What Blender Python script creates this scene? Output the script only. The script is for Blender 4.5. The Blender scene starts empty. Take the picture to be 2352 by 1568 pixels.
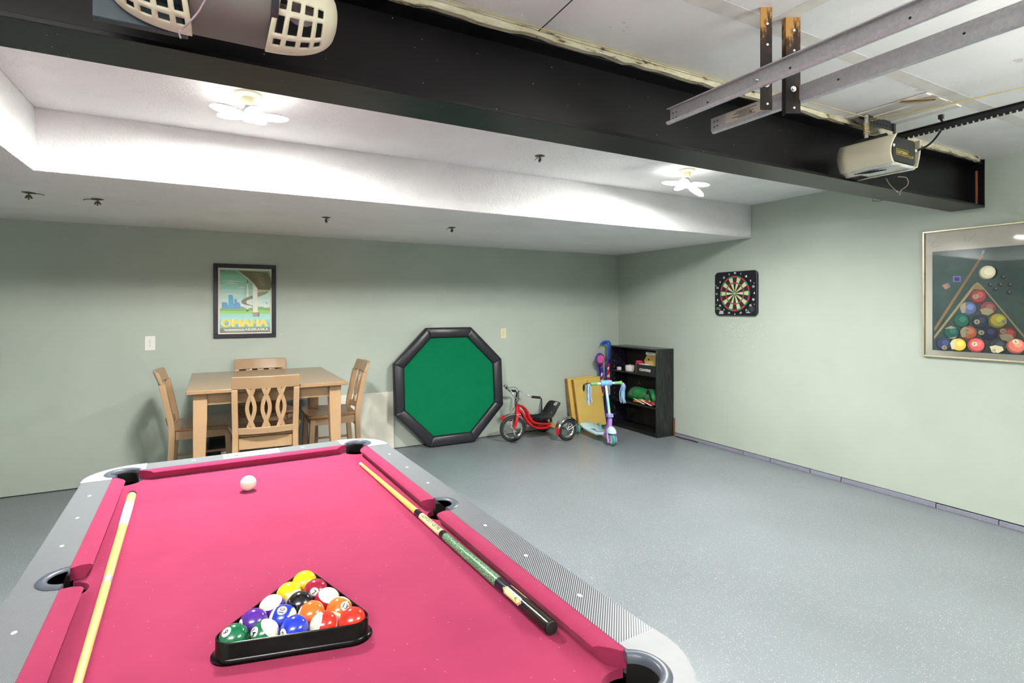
import bpy, bmesh, math, random
from math import sin, cos, pi, radians, sqrt, atan2, hypot
from mathutils import Vector, Matrix
random.seed(11)
SC = bpy.context.scene
COL = SC.collection

# ---------------------------------------------------------------- materials
def ch(c):
    c /= 255.0
    return c / 12.92 if c <= 0.04045 else ((c + 0.055) / 1.055) ** 2.4

def rgb(r, g, b):
    return (ch(r), ch(g), ch(b), 1.0)

class NT:
    """small node-tree helper"""
    def __init__(s, name):
        s.m = bpy.data.materials.new(name)
        s.m.use_nodes = True
        s.t = s.m.node_tree
        s.b = s.t.nodes['Principled BSDF']
        s._tc = None
    def n(s, typ, **kw):
        nd = s.t.nodes.new(typ)
        for k, v in kw.items():
            setattr(nd, k, v)
        return nd
    def l(s, a, b):
        s.t.links.new(a, b)
    def co(s):
        if s._tc is None:
            s._tc = s.n('ShaderNodeTexCoord')
        return s._tc.outputs['Object']
    def mapped(s, scale=(1, 1, 1), rot=(0, 0, 0)):
        mp = s.n('ShaderNodeMapping')
        mp.inputs['Scale'].default_value = scale
        mp.inputs['Rotation'].default_value = rot
        s.l(s.co(), mp.inputs['Vector'])
        return mp.outputs['Vector']
    def noise(s, scale, detail=3, vec=None, rough=0.55, dist=0.0):
        nd = s.n('ShaderNodeTexNoise')
        nd.inputs['Scale'].default_value = scale
        nd.inputs['Detail'].default_value = detail
        nd.inputs['Roughness'].default_value = rough
        nd.inputs['Distortion'].default_value = dist
        s.l(vec if vec is not None else s.co(), nd.inputs['Vector'])
        return nd.outputs['Fac']
    def ramp(s, fac, stops):
        nd = s.n('ShaderNodeValToRGB')
        e = nd.color_ramp.elements
        while len(e) < len(stops):
            e.new(0.5)
        for i, (p, c) in enumerate(stops):
            e[i].position = p
            e[i].color = c if len(c) == 4 else (*c, 1)
        s.l(fac, nd.inputs['Fac'])
        return nd.outputs['Color']
    def mix(s, fac, a, b):
        nd = s.n('ShaderNodeMix', data_type='RGBA')
        for sock, v in ((nd.inputs[0], fac), (nd.inputs[6], a), (nd.inputs[7], b)):
            if hasattr(v, 'links') or isinstance(v, bpy.types.NodeSocket):
                s.l(v, sock)
            else:
                sock.default_value = v
        return nd.outputs[2]
    def math(s, op, a, b=0.0):
        nd = s.n('ShaderNodeMath', operation=op)
        for i, v in enumerate((a, b)):
            if isinstance(v, bpy.types.NodeSocket):
                s.l(v, nd.inputs[i])
            else:
                nd.inputs[i].default_value = v
        return nd.outputs[0]
    def color(s, v):
        if isinstance(v, bpy.types.NodeSocket):
            s.l(v, s.b.inputs['Base Color'])
        else:
            s.b.inputs['Base Color'].default_value = v
    def bump(s, h, strength=0.3, dist=0.002):
        nd = s.n('ShaderNodeBump')
        nd.inputs['Strength'].default_value = strength
        nd.inputs['Distance'].default_value = dist
        s.l(h, nd.inputs['Height'])
        s.l(nd.outputs['Normal'], s.b.inputs['Normal'])
    def set(s, rough=None, metal=None, spec=None, coat=None):
        if rough is not None: s.b.inputs['Roughness'].default_value = rough
        if metal is not None: s.b.inputs['Metallic'].default_value = metal
        if spec is not None: s.b.inputs['Specular IOR Level'].default_value = spec
        if coat is not None:
            s.b.inputs['Coat Weight'].default_value = coat
            s.b.inputs['Coat Roughness'].default_value = 0.05

def tint(c, f):
    return (min(1, c[0] * f), min(1, c[1] * f), min(1, c[2] * f), 1)

def mat(name, c, rough=0.5, metal=0.0, spec=0.5, var=0.08, scale=30, bump=0.0, coat=None, bdist=0.001, bscale=None):
    t = NT(name)
    nz = t.noise(scale, 3)
    t.color(t.ramp(nz, [(0.3, tint(c, 1 - var)), (0.7, tint(c, 1 + var))]))
    t.set(rough, metal, spec, coat)
    if bump:
        t.bump(t.noise(bscale or scale * 4, 4), bump, bdist)
    return t.m

def wood_mat(name, c, c2, rough=0.4, scale=(40, 3, 40)):
    t = NT(name)
    v = t.mapped(scale)
    nz = t.noise(1.0, 4, v, 0.6, 0.6)
    t.color(t.ramp(nz, [(0.35, c2), (0.65, c)]))
    t.set(rough)
    return t.m

def m_wall():
    t = NT('sage_wall_paint')
    c = rgb(178, 188, 176)
    nz = t.noise(1.3, 4)
    base = t.ramp(nz, [(0.3, tint(c, 0.95)), (0.7, tint(c, 1.05))])
    # small scuffs and white chips
    vo = t.n('ShaderNodeTexVoronoi')
    vo.inputs['Scale'].default_value = 5.0
    t.l(t.co(), vo.inputs['Vector'])
    chip = t.math('LESS_THAN', vo.outputs['Distance'], 0.022)
    sel = t.math('GREATER_THAN', t.n('ShaderNodeSeparateColor').outputs[0], 0.5)
    sep = t.n('ShaderNodeSeparateColor')
    t.l(vo.outputs['Color'], sep.inputs[0])
    sel = t.math('GREATER_THAN', sep.outputs[0], 0.66)
    f = t.math('MULTIPLY', chip, sel)
    t.color(t.mix(f, base, rgb(235, 238, 230)))
    t.set(0.55, 0, 0.35)
    t.bump(t.noise(90, 4), 0.12, 0.002)
    return t.m

def m_ceiling():
    t = NT('textured_white_ceiling')
    c = rgb(243, 243, 242)
    nz = t.noise(2.2, 5)
    t.color(t.ramp(nz, [(0.25, tint(c, 0.93)), (0.75, tint(c, 1.04))]))
    t.set(0.8, 0, 0.2)
    a = t.noise(28, 3, None, 0.6, 2.2)
    b = t.noise(7, 2)
    m = t.math('MULTIPLY', a, b)
    t.bump(m, 0.9, 0.014)
    return t.m

def m_garage_ceiling():
    t = NT('stained_garage_ceiling')
    c = rgb(238, 238, 235)
    nz = t.noise(1.7, 5)
    base = t.ramp(nz, [(0.25, tint(c, 0.88)), (0.75, tint(c, 1.06))])
    st = t.noise(6.5, 4, None, 0.7, 0.5)
    f = t.math('MULTIPLY', t.math('GREATER_THAN', st, 0.68), 0.35)
    t.color(t.mix(f, base, rgb(150, 138, 120)))
    t.set(0.8, 0, 0.2)
    a = t.noise(35, 3, None, 0.6, 1.6)
    t.bump(a, 0.3, 0.004)
    return t.m

def m_floor():
    t = NT('grey_flecked_epoxy_floor')
    c = rgb(120, 127, 131)
    n1 = t.noise(1.1, 5, None, 0.6)
    base = t.ramp(n1, [(0.3, tint(c, 0.9)), (0.72, tint(c, 1.1))])
    wear = t.noise(2.3, 3)
    dens = t.ramp(wear, [(0.3, (0.6, 0.6, 0.6)), (0.65, (1, 1, 1))])
    out = base
    for sc, thr, colr, lo in ((150, 0.24, rgb(226, 226, 218), 0.72), (170, 0.22, rgb(66, 72, 84), 0.70)):
        vo = t.n('ShaderNodeTexVoronoi')
        vo.inputs['Scale'].default_value = sc
        t.l(t.co(), vo.inputs['Vector'])
        sep = t.n('ShaderNodeSeparateColor')
        t.l(vo.outputs['Color'], sep.inputs[0])
        f = t.math('MULTIPLY', t.math('LESS_THAN', vo.outputs['Distance'], thr), t.math('GREATER_THAN', sep.outputs[1], lo))
        f = t.math('MULTIPLY', f, dens)
        f = t.math('MULTIPLY', f, 0.8)
        out = t.mix(f, out, colr)
    t.color(out)
    t.set(0.32, 0, 0.45)
    t.bump(t.noise(60, 4), 0.08, 0.003)
    return t.m

def m_cloth():
    t = NT('crimson_billiard_cloth')
    c = rgb(132, 38, 71)
    n1 = t.noise(900, 2)
    base = t.ramp(n1, [(0.25, tint(c, 0.78)), (0.75, tint(c, 1.18))])
    n2 = t.noise(2.6, 4, None, 0.6)
    base = t.mix(t.math('MULTIPLY', t.math('SUBTRACT', n2, 0.35), 0.35), base, rgb(204, 78, 114))
    # chalk specks
    vo = t.n('ShaderNodeTexVoronoi')
    vo.inputs['Scale'].default_value = 60
    t.l(t.co(), vo.inputs['Vector'])
    sep = t.n('ShaderNodeSeparateColor')
    t.l(vo.outputs['Color'], sep.inputs[0])
    f = t.math('MULTIPLY', t.math('LESS_THAN', vo.outputs['Distance'], 0.075), t.math('GREATER_THAN', sep.outputs[0], 0.6))
    f = t.math('MULTIPLY', f, 0.4)
    out = t.mix(f, base, rgb(246, 190, 205))
    t.color(out)
    t.set(0.95, 0, 0.1)
    t.b.inputs['Sheen Weight'].default_value = 0.25
    t.b.inputs['Sheen Tint'].default_value = rgb(255, 150, 180)
    t.bump(n1, 0.25, 0.0006)
    return t.m

def m_rail():
    t = NT('grey_pinstripe_rail_laminate')
    w = t.n('ShaderNodeTexWave', wave_type='BANDS', bands_direction='X', wave_profile='SIN')
    w.inputs['Scale'].default_value = 62.0
    t.l(t.mapped((1, 1, 1), (0, 0, radians(42))), w.inputs['Vector'])
    c = t.ramp(w.outputs['Fac'], [(0.3, rgb(42, 48, 52)), (0.7, rgb(150, 155, 158))])
    t.color(c)
    t.set(0.34, 0.15, 0.45)
    return t.m

def m_beam():
    t = NT('black_painted_steel')
    c = rgb(9, 8, 11)
    n1 = t.noise(3, 4)
    base = t.ramp(n1, [(0.3, tint(c, 0.75)), (0.7, tint(c, 1.3))])
    vo = t.n('ShaderNodeTexVoronoi')
    vo.inputs['Scale'].default_value = 38
    t.l(t.co(), vo.inputs['Vector'])
    sep = t.n('ShaderNodeSeparateColor')
    t.l(vo.outputs['Color'], sep.inputs[0])
    f = t.math('MULTIPLY', t.math('LESS_THAN', vo.outputs['Distance'], 0.07), t.math('GREATER_THAN', sep.outputs[0], 0.75))
    t.color(t.mix(f, base, rgb(170, 170, 172)))
    t.set(0.36, 0.0, 0.32)
    t.bump(t.noise(40, 4), 0.15, 0.002)
    return t.m

def m_rust():
    t = NT('rusted_dark_steel')
    n1 = t.noise(26, 5, t.mapped((1, 1, 0.35)), 0.7)
    sep = t.n('ShaderNodeSeparateXYZ'); t.l(t.co(), sep.inputs[0])
    up = t.n('ShaderNodeMapRange'); up.inputs[1].default_value = 2.30; up.inputs[2].default_value = 2.46; up.inputs[3].default_value = -.06; up.inputs[4].default_value = .20
    t.l(sep.outputs[2], up.inputs[0])
    n1 = t.math('ADD', n1, up.outputs[0])
    t.color(t.ramp(n1, [(0.46, rgb(34, 29, 26)), (0.60, rgb(66, 46, 28)), (0.70, rgb(176, 132, 70))]))
    t.set(0.7, 0.3)
    t.bump(t.noise(120, 4), 0.3, 0.001)
    return t.m

def m_ledge():
    t = NT('chipped_cream_plaster')
    n1 = t.noise(16, 5, t.mapped((0.6, 2, 2)), 0.7)
    t.color(t.ramp(n1, [(0.36, rgb(70, 52, 32)), (0.45, rgb(190, 182, 150)), (0.75, rgb(222, 220, 198))]))
    t.set(0.85)
    t.bump(n1, 0.5, 0.006)
    return t.m

def m_galv(name='galvanised_steel', c=(176, 178, 182)):
    t = NT(name)
    vo = t.n('ShaderNodeTexVoronoi')
    vo.inputs['Scale'].default_value = 130
    t.l(t.co(), vo.inputs['Vector'])
    sep = t.n('ShaderNodeSeparateColor')
    t.l(vo.outputs['Color'], sep.inputs[0])
    cc = rgb(*c)
    t.color(t.ramp(sep.outputs[0], [(0, tint(cc, 0.90)), (1, tint(cc, 1.06))]))
    t.set(0.38, 0.35)
    return t.m

def m_galaxy():
    t = NT('galaxy_print_lining')
    n1 = t.noise(7, 5, None, 0.65)
    base = t.ramp(n1, [(0.45, rgb(8, 8, 14)), (0.58, rgb(22, 16, 40)), (0.68, rgb(96, 34, 64)), (0.8, rgb(190, 120, 130))])
    vo = t.n('ShaderNodeTexVoronoi')
    vo.inputs['Scale'].default_value = 55
    t.l(t.co(), vo.inputs['Vector'])
    f = t.math('LESS_THAN', vo.outputs['Distance'], 0.12)
    t.color(t.mix(f, base, rgb(150, 160, 200)))
    t.set(0.45)
    return t.m

def m_emit(name, col, strength):
    t = NT(name)
    t.color(rgb(250, 250, 245))
    t.b.inputs['Emission Color'].default_value = col
    t.b.inputs['Emission Strength'].default_value = strength
    return t.m

def m_ball(name, c, stripe):
    t = NT(name)
    sep = t.n('ShaderNodeSeparateXYZ')
    t.l(t.co(), sep.inputs[0])
    ivory = rgb(236, 230, 205)
    if stripe:
        f = t.math('LESS_THAN', t.math('ABSOLUTE', sep.outputs[2]), 0.0165)
        t.color(t.mix(f, ivory, c))
    else:
        t.color(c)
    t.set(0.12, 0, 0.55, 0.4)
    return t.m

# ---------------------------------------------------------------- mesh builder
class MB:
    def __init__(s):
        s.v = []; s.f = []; s.mi = []; s.cur = 0
    def add(s, vs, fs, M=None):
        o = len(s.v)
        if M is not None:
            vs = [M @ Vector(p) for p in vs]
        s.v += [tuple(p) for p in vs]
        for f in fs:
            s.f.append([i + o for i in f]); s.mi.append(s.cur)
        return s
    def mat(s, i):
        s.cur = i
        return s
    def box(s, x0, x1, y0, y1, z0, z1, M=None):
        vs = [(x0, y0, z0), (x1, y0, z0), (x1, y1, z0), (x0, y1, z0), (x0, y0, z1), (x1, y0, z1), (x1, y1, z1), (x0, y1, z1)]
        fs = [(0, 3, 2, 1), (4, 5, 6, 7), (0, 1, 5, 4), (1, 2, 6, 5), (2, 3, 7, 6), (3, 0, 4, 7)]
        return s.add(vs, fs, M)
    def cbox(s, c, d, M=None):
        return s.box(c[0] - d[0] / 2, c[0] + d[0] / 2, c[1] - d[1] / 2, c[1] + d[1] / 2, c[2] - d[2] / 2, c[2] + d[2] / 2, M)
    def loft(s, rings, closed_ring=True, caps=True, closed=False, M=None):
        n = len(rings[0]); vs = [p for r in rings for p in r]; fs = []
        R = len(rings)
        for i in range(R if closed else R - 1):
            a = i * n; b = ((i + 1) % R) * n
            for j in range(n if closed_ring else n - 1):
                k = (j + 1) % n
                fs.append((a + j, a + k, b + k, b + j))
        if caps and not closed and closed_ring:
            fs.append(tuple(range(n - 1, -1, -1)))
            fs.append(tuple(range((R - 1) * n, R * n)))
        return s.add(vs, fs, M)
    def prism(s, poly, z0, z1, M=None):
        return s.loft([[(p[0], p[1], z0) for p in poly], [(p[0], p[1], z1) for p in poly]], M=M)
    def tube(s, pts, r, n=8, closed=False, M=None, caps=True, flat=None):
        pts = [Vector(p) for p in pts]
        N = len(pts)
        rs = r if isinstance(r, (list, tuple)) else [r] * N
        rings = []; up = None
        for i in range(N):
            if closed:
                d = pts[(i + 1) % N] - pts[i - 1]
            else:
                d = pts[min(i + 1, N - 1)] - pts[max(i - 1, 0)]
            if d.length < 1e-9: d = Vector((0, 0, 1))
            d.normalize()
            if up is None:
                up = Vector((0, 0, 1)) if abs(d.z) < 0.9 else Vector((1, 0, 0))
            up = up - d * up.dot(d)
            if up.length < 1e-6:
                up = Vector((1, 0, 0)) - d * d.x
            up.normalize()
            sd = d.cross(up)
            fx, fy = flat if flat else (1, 1)
            rings.append([pts[i] + (sd * cos(2 * pi * k / n) * fx + up * sin(2 * pi * k / n) * fy) * rs[i] for k in range(n)])
        return s.loft(rings, True, caps, closed, M)
    def ribbon(s, pts, w, t, side=None, M=None):
        """flat strap through pts: width w along side, thickness t"""
        pts = [Vector(p) for p in pts]; N = len(pts); rings = []
        for i in range(N):
            d = (pts[min(i + 1, N - 1)] - pts[max(i - 1, 0)]).normalized()
            sd = Vector(side) - d * Vector(side).dot(d); sd.normalize()
            nn = d.cross(sd)
            ww = w[i] if isinstance(w, (list, tuple)) else w
            rings.append([pts[i] + sd * (a * ww / 2) + nn * (b * t / 2) for a, b in ((-1, -1), (1, -1), (1, 1), (-1, 1))])
        return s.loft(rings, M=M)
    def lathe(s, prof, n=24, M=None, a0=0.0, a1=2 * pi):
        full = abs(a1 - a0 - 2 * pi) < 1e-6
        k = n if full else n + 1
        rings = []
        for (r, z) in prof:
            rings.append([(r * cos(a0 + (a1 - a0) * i / n), r * sin(a0 + (a1 - a0) * i / n), z) for i in range(k)])
        return s.loft(rings, full, full, False, M)
    def ell(s, c, r, n=16, m=10, M=None):
        rx, ry, rz = r if isinstance(r, (tuple, list)) else (r, r, r)
        vs = [(c[0], c[1], c[2] + rz)]
        for i in range(1, m):
            a = pi * i / m
            for j in range(n):
                b = 2 * pi * j / n
                vs.append((c[0] + rx * sin(a) * cos(b), c[1] + ry * sin(a) * sin(b), c[2] + rz * cos(a)))
        vs.append((c[0], c[1], c[2] - rz))
        fs = []
        for j in range(n):
            fs.append((0, 1 + j, 1 + (j + 1) % n))
            L = len(vs) - 1
            o = 1 + (m - 2) * n
            fs.append((L, o + (j + 1) % n, o + j))
        for i in range(m - 2):
            for j in range(n):
                a = 1 + i * n + j; b = 1 + i * n + (j + 1) % n
                fs.append((a, a + n, b + n, b))
        return s.add(vs, fs, M)
    def poly(s, pts, z=0.0, M=None):
        return s.add([(p[0], p[1], z) for p in pts], [tuple(range(len(pts)))], M)
    def text(s, txt, size, M=None, z=0.0, bold=0.0, width=None, fn=None, cuts=None):
        vs, fs = text_geo(txt, bold, cuts)
        w = max(p[0] for p in vs) - min(p[0] for p in vs)
        h = max(p[1] for p in vs) - min(p[1] for p in vs)
        k = size / h
        kx = width / w if width else k
        vs = [(p[0] * kx, p[1] * k, z) for p in vs]
        if fn: vs = [fn(p) for p in vs]
        return s.add(vs, fs, M)
    def torus(s, c, R, r, n=32, m=8, M=None, axis='z', a0=0, a1=2 * pi):
        pts = []
        full = abs(a1 - a0 - 2 * pi) < 1e-6
        for i in range(n if full else n + 1):
            a = a0 + (a1 - a0) * i / n
            p = {'z': (cos(a), sin(a), 0), 'y': (cos(a), 0, sin(a)), 'x': (0, cos(a), sin(a))}[axis]
            pts.append((c[0] + R * p[0], c[1] + R * p[1], c[2] + R * p[2]))
        return s.tube(pts, r, m, full, M)
    def build(s, name, mats, parent=None, loc=(0, 0, 0), rot=(0, 0, 0), bevel=0, sharp=38, subsurf=0, fix=True, seg=2, solid=0, flat=False):
        me = bpy.data.meshes.new(name)
        me.from_pydata(s.v, [], s.f)
        if not isinstance(mats, (list, tuple)): mats = [mats]
        for m in mats: me.materials.append(m)
        me.polygons.foreach_set('material_index', s.mi)
        if fix:
            bm = bmesh.new(); bm.from_mesh(me)
            bmesh.ops.recalc_face_normals(bm, faces=bm.faces)
            bm.to_mesh(me); bm.free()
        if flat:
            me.shade_flat()
        else:
            me.shade_smooth()
            me.set_sharp_from_angle(angle=radians(sharp))
        o = bpy.data.objects.new(name, me)
        COL.objects.link(o)
        o.location = loc; o.rotation_euler = rot
        if parent is not None: o.parent = parent
        if solid:
            md = o.modifiers.new('solid', 'SOLIDIFY'); md.thickness = solid; md.offset = 0
        if bevel:
            md = o.modifiers.new('bevel', 'BEVEL'); md.width = bevel; md.segments = seg
            md.limit_method = 'ANGLE'; md.angle_limit = radians(40)
        if subsurf:
            md = o.modifiers.new('sub', 'SUBSURF'); md.levels = subsurf; md.render_levels = subsurf
        return o

_tc = {}
def text_geo(txt, bold=0.0, cuts=None):
    key = (txt, bold, cuts)
    if key not in _tc:
        cu = bpy.data.curves.new('lettering', 'FONT')
        cu.body = txt; cu.size = 1.0; cu.offset = bold; cu.resolution_u = 3
        ob = bpy.data.objects.new('lettering', cu); COL.objects.link(ob)
        dg = bpy.context.evaluated_depsgraph_get(); dg.update()
        me = ob.evaluated_get(dg).to_mesh()
        vs = [tuple(v.co) for v in me.vertices]
        fs = [tuple(p.vertices) for p in me.polygons]
        ob.evaluated_get(dg).to_mesh_clear()
        bpy.data.objects.remove(ob); bpy.data.curves.remove(cu)
        x0 = min(p[0] for p in vs); x1 = max(p[0] for p in vs); y0 = min(p[1] for p in vs); y1 = max(p[1] for p in vs)
        vs = [(p[0] - (x0 + x1) / 2, p[1] - (y0 + y1) / 2) for p in vs]
        if cuts:
            # slice the flat letters so that they can follow a curved surface
            bm = bmesh.new(); bv = [bm.verts.new((p[0], p[1], 0)) for p in vs]
            for f in fs:
                try: bm.faces.new([bv[i] for i in f])
                except ValueError: pass
            hw = (x1 - x0) / 2; hh = (y1 - y0) / 2
            for ax, n in ((0, cuts[0]), (1, cuts[1])):
                for i in range(1, n):
                    d = (-hw + 2 * hw * i / n) if ax == 0 else (-hh + 2 * hh * i / n)
                    bmesh.ops.bisect_plane(bm, geom=bm.verts[:] + bm.edges[:] + bm.faces[:], plane_co=(d, 0, 0) if ax == 0 else (0, d, 0), plane_no=(1, 0, 0) if ax == 0 else (0, 1, 0))
            bm.verts.index_update()
            vs = [(v.co.x, v.co.y) for v in bm.verts]; fs = [tuple(v.index for v in f.verts) for f in bm.faces]
            bm.free()
        _tc[key] = (vs, fs)
    return _tc[key]

def tag(o, label, cat, group=None, kind=None):
    o['label'] = label; o['category'] = cat
    if group: o['group'] = group
    if kind: o['kind'] = kind
    return o

def struct(o):
    o['kind'] = 'structure'
    return o

def thing(name, label, cat, loc=(0, 0, 0), rot=(0, 0, 0), group=None, kind=None):
    o = bpy.data.objects.new(name, None); COL.objects.link(o)
    o.location = loc; o.rotation_euler = rot; o.empty_display_size = 0.1
    return tag(o, label, cat, group, kind)

def dup(root, loc, rot, label):
    r = root.copy(); COL.objects.link(r); r.location = loc; r.rotation_euler = rot; r['label'] = label
    for c0 in list(root.children):
        c = c0.copy(); COL.objects.link(c); c.parent = r
        for d0 in list(c0.children):
            d = d0.copy(); COL.objects.link(d); d.parent = c
    return r

def T(x, y, z): return Matrix.Translation((x, y, z))
def RX(a): return Matrix.Rotation(radians(a), 4, 'X')
def RY(a): return Matrix.Rotation(radians(a), 4, 'Y')
def RZ(a): return Matrix.Rotation(radians(a), 4, 'Z')
def arc(cx, cy, r, a0, a1, n=12):
    return [(cx + r * cos(radians(a0 + (a1 - a0) * i / n)), cy + r * sin(radians(a0 + (a1 - a0) * i / n))) for i in range(n + 1)]
def rrect(x0, x1, y0, y1, r, n=5):
    return arc(x1 - r, y0 + r, r, -90, 0, n) + arc(x1 - r, y1 - r, r, 0, 90, n) + arc(x0 + r, y1 - r, r, 90, 180, n) + arc(x0 + r, y0 + r, r, 180, 270, n)
def circ(cx, cy, r, n=20, ry=None):
    return [(cx + r * cos(2 * pi * i / n), cy + (ry or r) * sin(2 * pi * i / n)) for i in range(n)]
def bez(pts, n=20):
    """Catmull-Rom through pts"""
    P = [Vector(p) for p in pts]; P = [2 * P[0] - P[1]] + P + [2 * P[-1] - P[-2]]
    out = []; S = len(P) - 3
    for i in range(S):
        p0, p1, p2, p3 = P[i:i + 4]
        for k in range(n):
            t = k / n
            out.append(0.5 * ((2 * p1) + (p2 - p0) * t + (2 * p0 - 5 * p1 + 4 * p2 - p3) * t * t + (3 * p1 - p0 - 3 * p2 + p3) * t ** 3))
    out.append(P[-2])
    return out

M_wall = m_wall(); M_ceil = m_ceiling(); M_gceil = m_garage_ceiling(); M_floor = m_floor()
M_cloth = m_cloth(); M_rail = m_rail(); M_beam = m_beam(); M_rust = m_rust(); M_ledge = m_ledge(); M_galv = m_galv()
M_black = mat('black_plastic', rgb(20, 20, 22), 0.3)
M_blackmatte = mat('matte_black', rgb(14, 14, 15), 0.7)
M_white = mat('white_plastic', rgb(232, 232, 226), 0.35)
M_cream = mat('cream_plastic', rgb(222, 216, 190), 0.4, var=0.05, scale=6)
M_silver = mat('silver_plastic', rgb(136, 138, 141), 0.5, 0.0, var=0.03)
M_chrome = mat('chrome', rgb(215, 216, 220), 0.12, 1.0, var=0.02)
M_dkmetal = mat('dark_grey_metal', rgb(78, 82, 84), 0.4, 0.7)
M_liner = mat('pocket_liner_grey', rgb(74, 80, 90), 0.35)
M_ivory = mat('ivory_inlay', rgb(238, 238, 232), 0.3)
M_ink = mat('black_ink', rgb(24, 26, 28), 0.5)
M_whiteink = mat('white_ink', rgb(240, 242, 240), 0.5)
M_yelwire = mat('yellow_cord', rgb(190, 172, 104), 0.7)

# ---------------------------------------------------------------- the room
YB, XR, XL, YN = 5.52, 4.60, -2.6, -3.6
ZS, ZT, ZG = 2.139, 2.456, 2.466        # soffit, tray ceiling, garage ceiling
TX0, TY1 = -0.79, 3.53                  # tray's left and far edges
BY0, BY1 = 1.695, 1.893                 # beam
b = MB().box(XL - .1, XR + .1, YN - .1, YB + .1, -0.1, 0.0); struct(b.build('floor', M_floor))
b = MB().box(XL - .1, XR + .1, YB, YB + .1, 0, 2.7); struct(b.build('wall_back', M_wall))
b = MB().box(XR, XR + .1, YN, YB, 0.042, 2.7); random.seed(17)
for k in range(150):      # plaster showing through dart holes
    yy = random.gauss(3.66, .13); zz = 1.31 - abs(random.gauss(0, .10)); rr_ = random.uniform(.0012, .0032)
    b.mat(1).prism([(XR - .0006, 0)] and circ(0, 0, rr_, 7), 0, .0012, T(XR + .0004, yy, zz) @ RY(-90))
struct(b.build('wall_right', [M_wall, M_whiteink]))
b = MB().box(XL - .1, XL, YN, YB, 0, 2.7); struct(b.build('wall_left', M_wall))
b = MB().box(XL - .1, XR + .1, YN - .1, YN, 0, 2.7); struct(b.build('wall_front', mat('white_drywall', rgb(232, 232, 228), .8)))
# ceiling over the game area: tray with dropped soffit round it
b = MB()
b.box(TX0, XR, BY1 - .1, TY1, ZT, ZT + .1)
b.prism([(XL, BY1 - .1), (TX0, BY1 - .1), (TX0, TY1), (XR, TY1), (XR, YB), (XL, YB)], ZS, ZT + .1)
struct(b.build('ceiling', M_ceil, bevel=0.004))
b = MB().box(XL, XR, YN, BY0 + .05, ZG, ZG + .1)
struct(b.build('ceiling.001', M_gceil))
# purple-grey concrete curb along the right wall
M_curb = mat('painted_curb', rgb(136, 136, 152), 0.7, scale=60, bump=0.5, bdist=0.004)
b = MB()
y = YN
random.seed(3)
edges = [4.53, 3.62, 3.32, 2.93, 2.66, 1.98, 1.62, 1.0, .2, -.8, -2, -3.5]
for i in range(len(edges) - 1):
    b.box(XR - .006, XR + .1, edges[i + 1] + .004, edges[i] - .002, 0, 0.036 + random.uniform(-.003, .002))
struct(b.build('baseboard_right', M_curb, bevel=0.003))
b = MB().box(XR + .012, XR + .1, YN, YB, 0.0, 0.046); struct(b.build('trim_1', M_blackmatte))
# dark gap at the foot of the back wall
b = MB().box(XL, XR, YB - .002, YB + .05, 0.0, 0.006); struct(b.build('trim_2', M_blackmatte))

# steel I-beam
b = MB()
wy = (BY0 + BY1) / 2
b.box(XL, XR - .002, BY0, BY1, ZS - .002, ZS + .012)
b.box(XL, XR - .002, wy - .006, wy + .006, ZS + .012, ZG - .015)
b.box(XL, XR - .002, BY0 + .012, BY1, ZG - .034, ZG - .001)
b.box(XR - .010, XR - .002, BY0, BY1, ZS, ZG - .002)
b.mat(1).box(XR - .0125, XR - .010, 1.731, 1.745, ZS + .02, ZS + .255)
struct(b.build('steel_beam', [M_beam, mat('orange_rust', rgb(150, 92, 56), 0.8, scale=80, bump=.4)], bevel=0.002))
# chipped plaster strip above the beam
b = MB()
x = XL
random.seed(5)
pts_t, pts_b = [], []
while x < XR - .1:
    pts_b.append((x, ZG - .030 + random.uniform(-.006, .006))); x += random.uniform(.03, .08)
pts_b.append((XR - .1, ZG - .03))
poly = [(XL, ZG - .001)] + pts_b + [(XR - .1, ZG - .001)]
b.prism([(p[0], p[1]) for p in poly], 0, .022, T(0, BY0 + .012, 0) @ RX(90))
struct(b.build('trim_3', M_ledge))
# boards and taped joints in the garage ceiling
b = MB()
b.box(2.93, 3.27, 1.30, BY0, ZG - .002, ZG + .01)
b.box(2.93, 2.97, 1.30, BY0 + .01, ZG - .010, ZG)
b.box(3.05, 3.13, 1.30, BY0 + .01, ZG - .008, ZG)
b.box(3.22, 3.27, 1.30, BY0 + .01, ZG - .011, ZG)
b.box(XL, XR, 1.235, 1.30, ZG - .0006, ZG + .01)
b.box(1.72, 1.78, YN, 1.235, ZG - .0006, ZG + .01)
struct(b.build('trim_4', mat('painted_ceiling_boards', rgb(220, 217, 209), 0.8, var=.1, scale=9)))

# garage doors in the wall behind the camera
M_door = mat('white_garage_door', rgb(214, 214, 208), 0.5)
for k, (x0, x1) in enumerate(((-2.2, .2), (1.75, 4.15))):
    b = MB()
    for r in range(4):
        z0 = .02 + r * .53
        b.box(x0, x1, YN, YN + .05, z0, z0 + .52)
        for q in range(4):
            w = (x1 - x0) / 4
            b.box(x0 + q * w + .08, x0 + (q + 1) * w - .08, YN + .05, YN + .06, z0 + .09, z0 + .43)
    struct(b.build('door_%d' % (k + 1), M_door, bevel=0.006))

# ---------------------------------------------------------------- camera
F_PX, HORIZON = 1248.0, 708.2
cam = bpy.data.cameras.new('camera'); camo = bpy.data.objects.new('camera', cam); COL.objects.link(camo)
cam.sensor_width = 36; cam.sensor_fit = 'HORIZONTAL'
cam.lens = 36 * F_PX / 2352
cam.shift_y = -(784 - HORIZON) / 2352
cam.clip_start = 0.02
camo.location = (0, 0, 1.45)
camo.rotation_euler = (radians(90), 0, radians(-28.73))
SC.camera = camo

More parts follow.
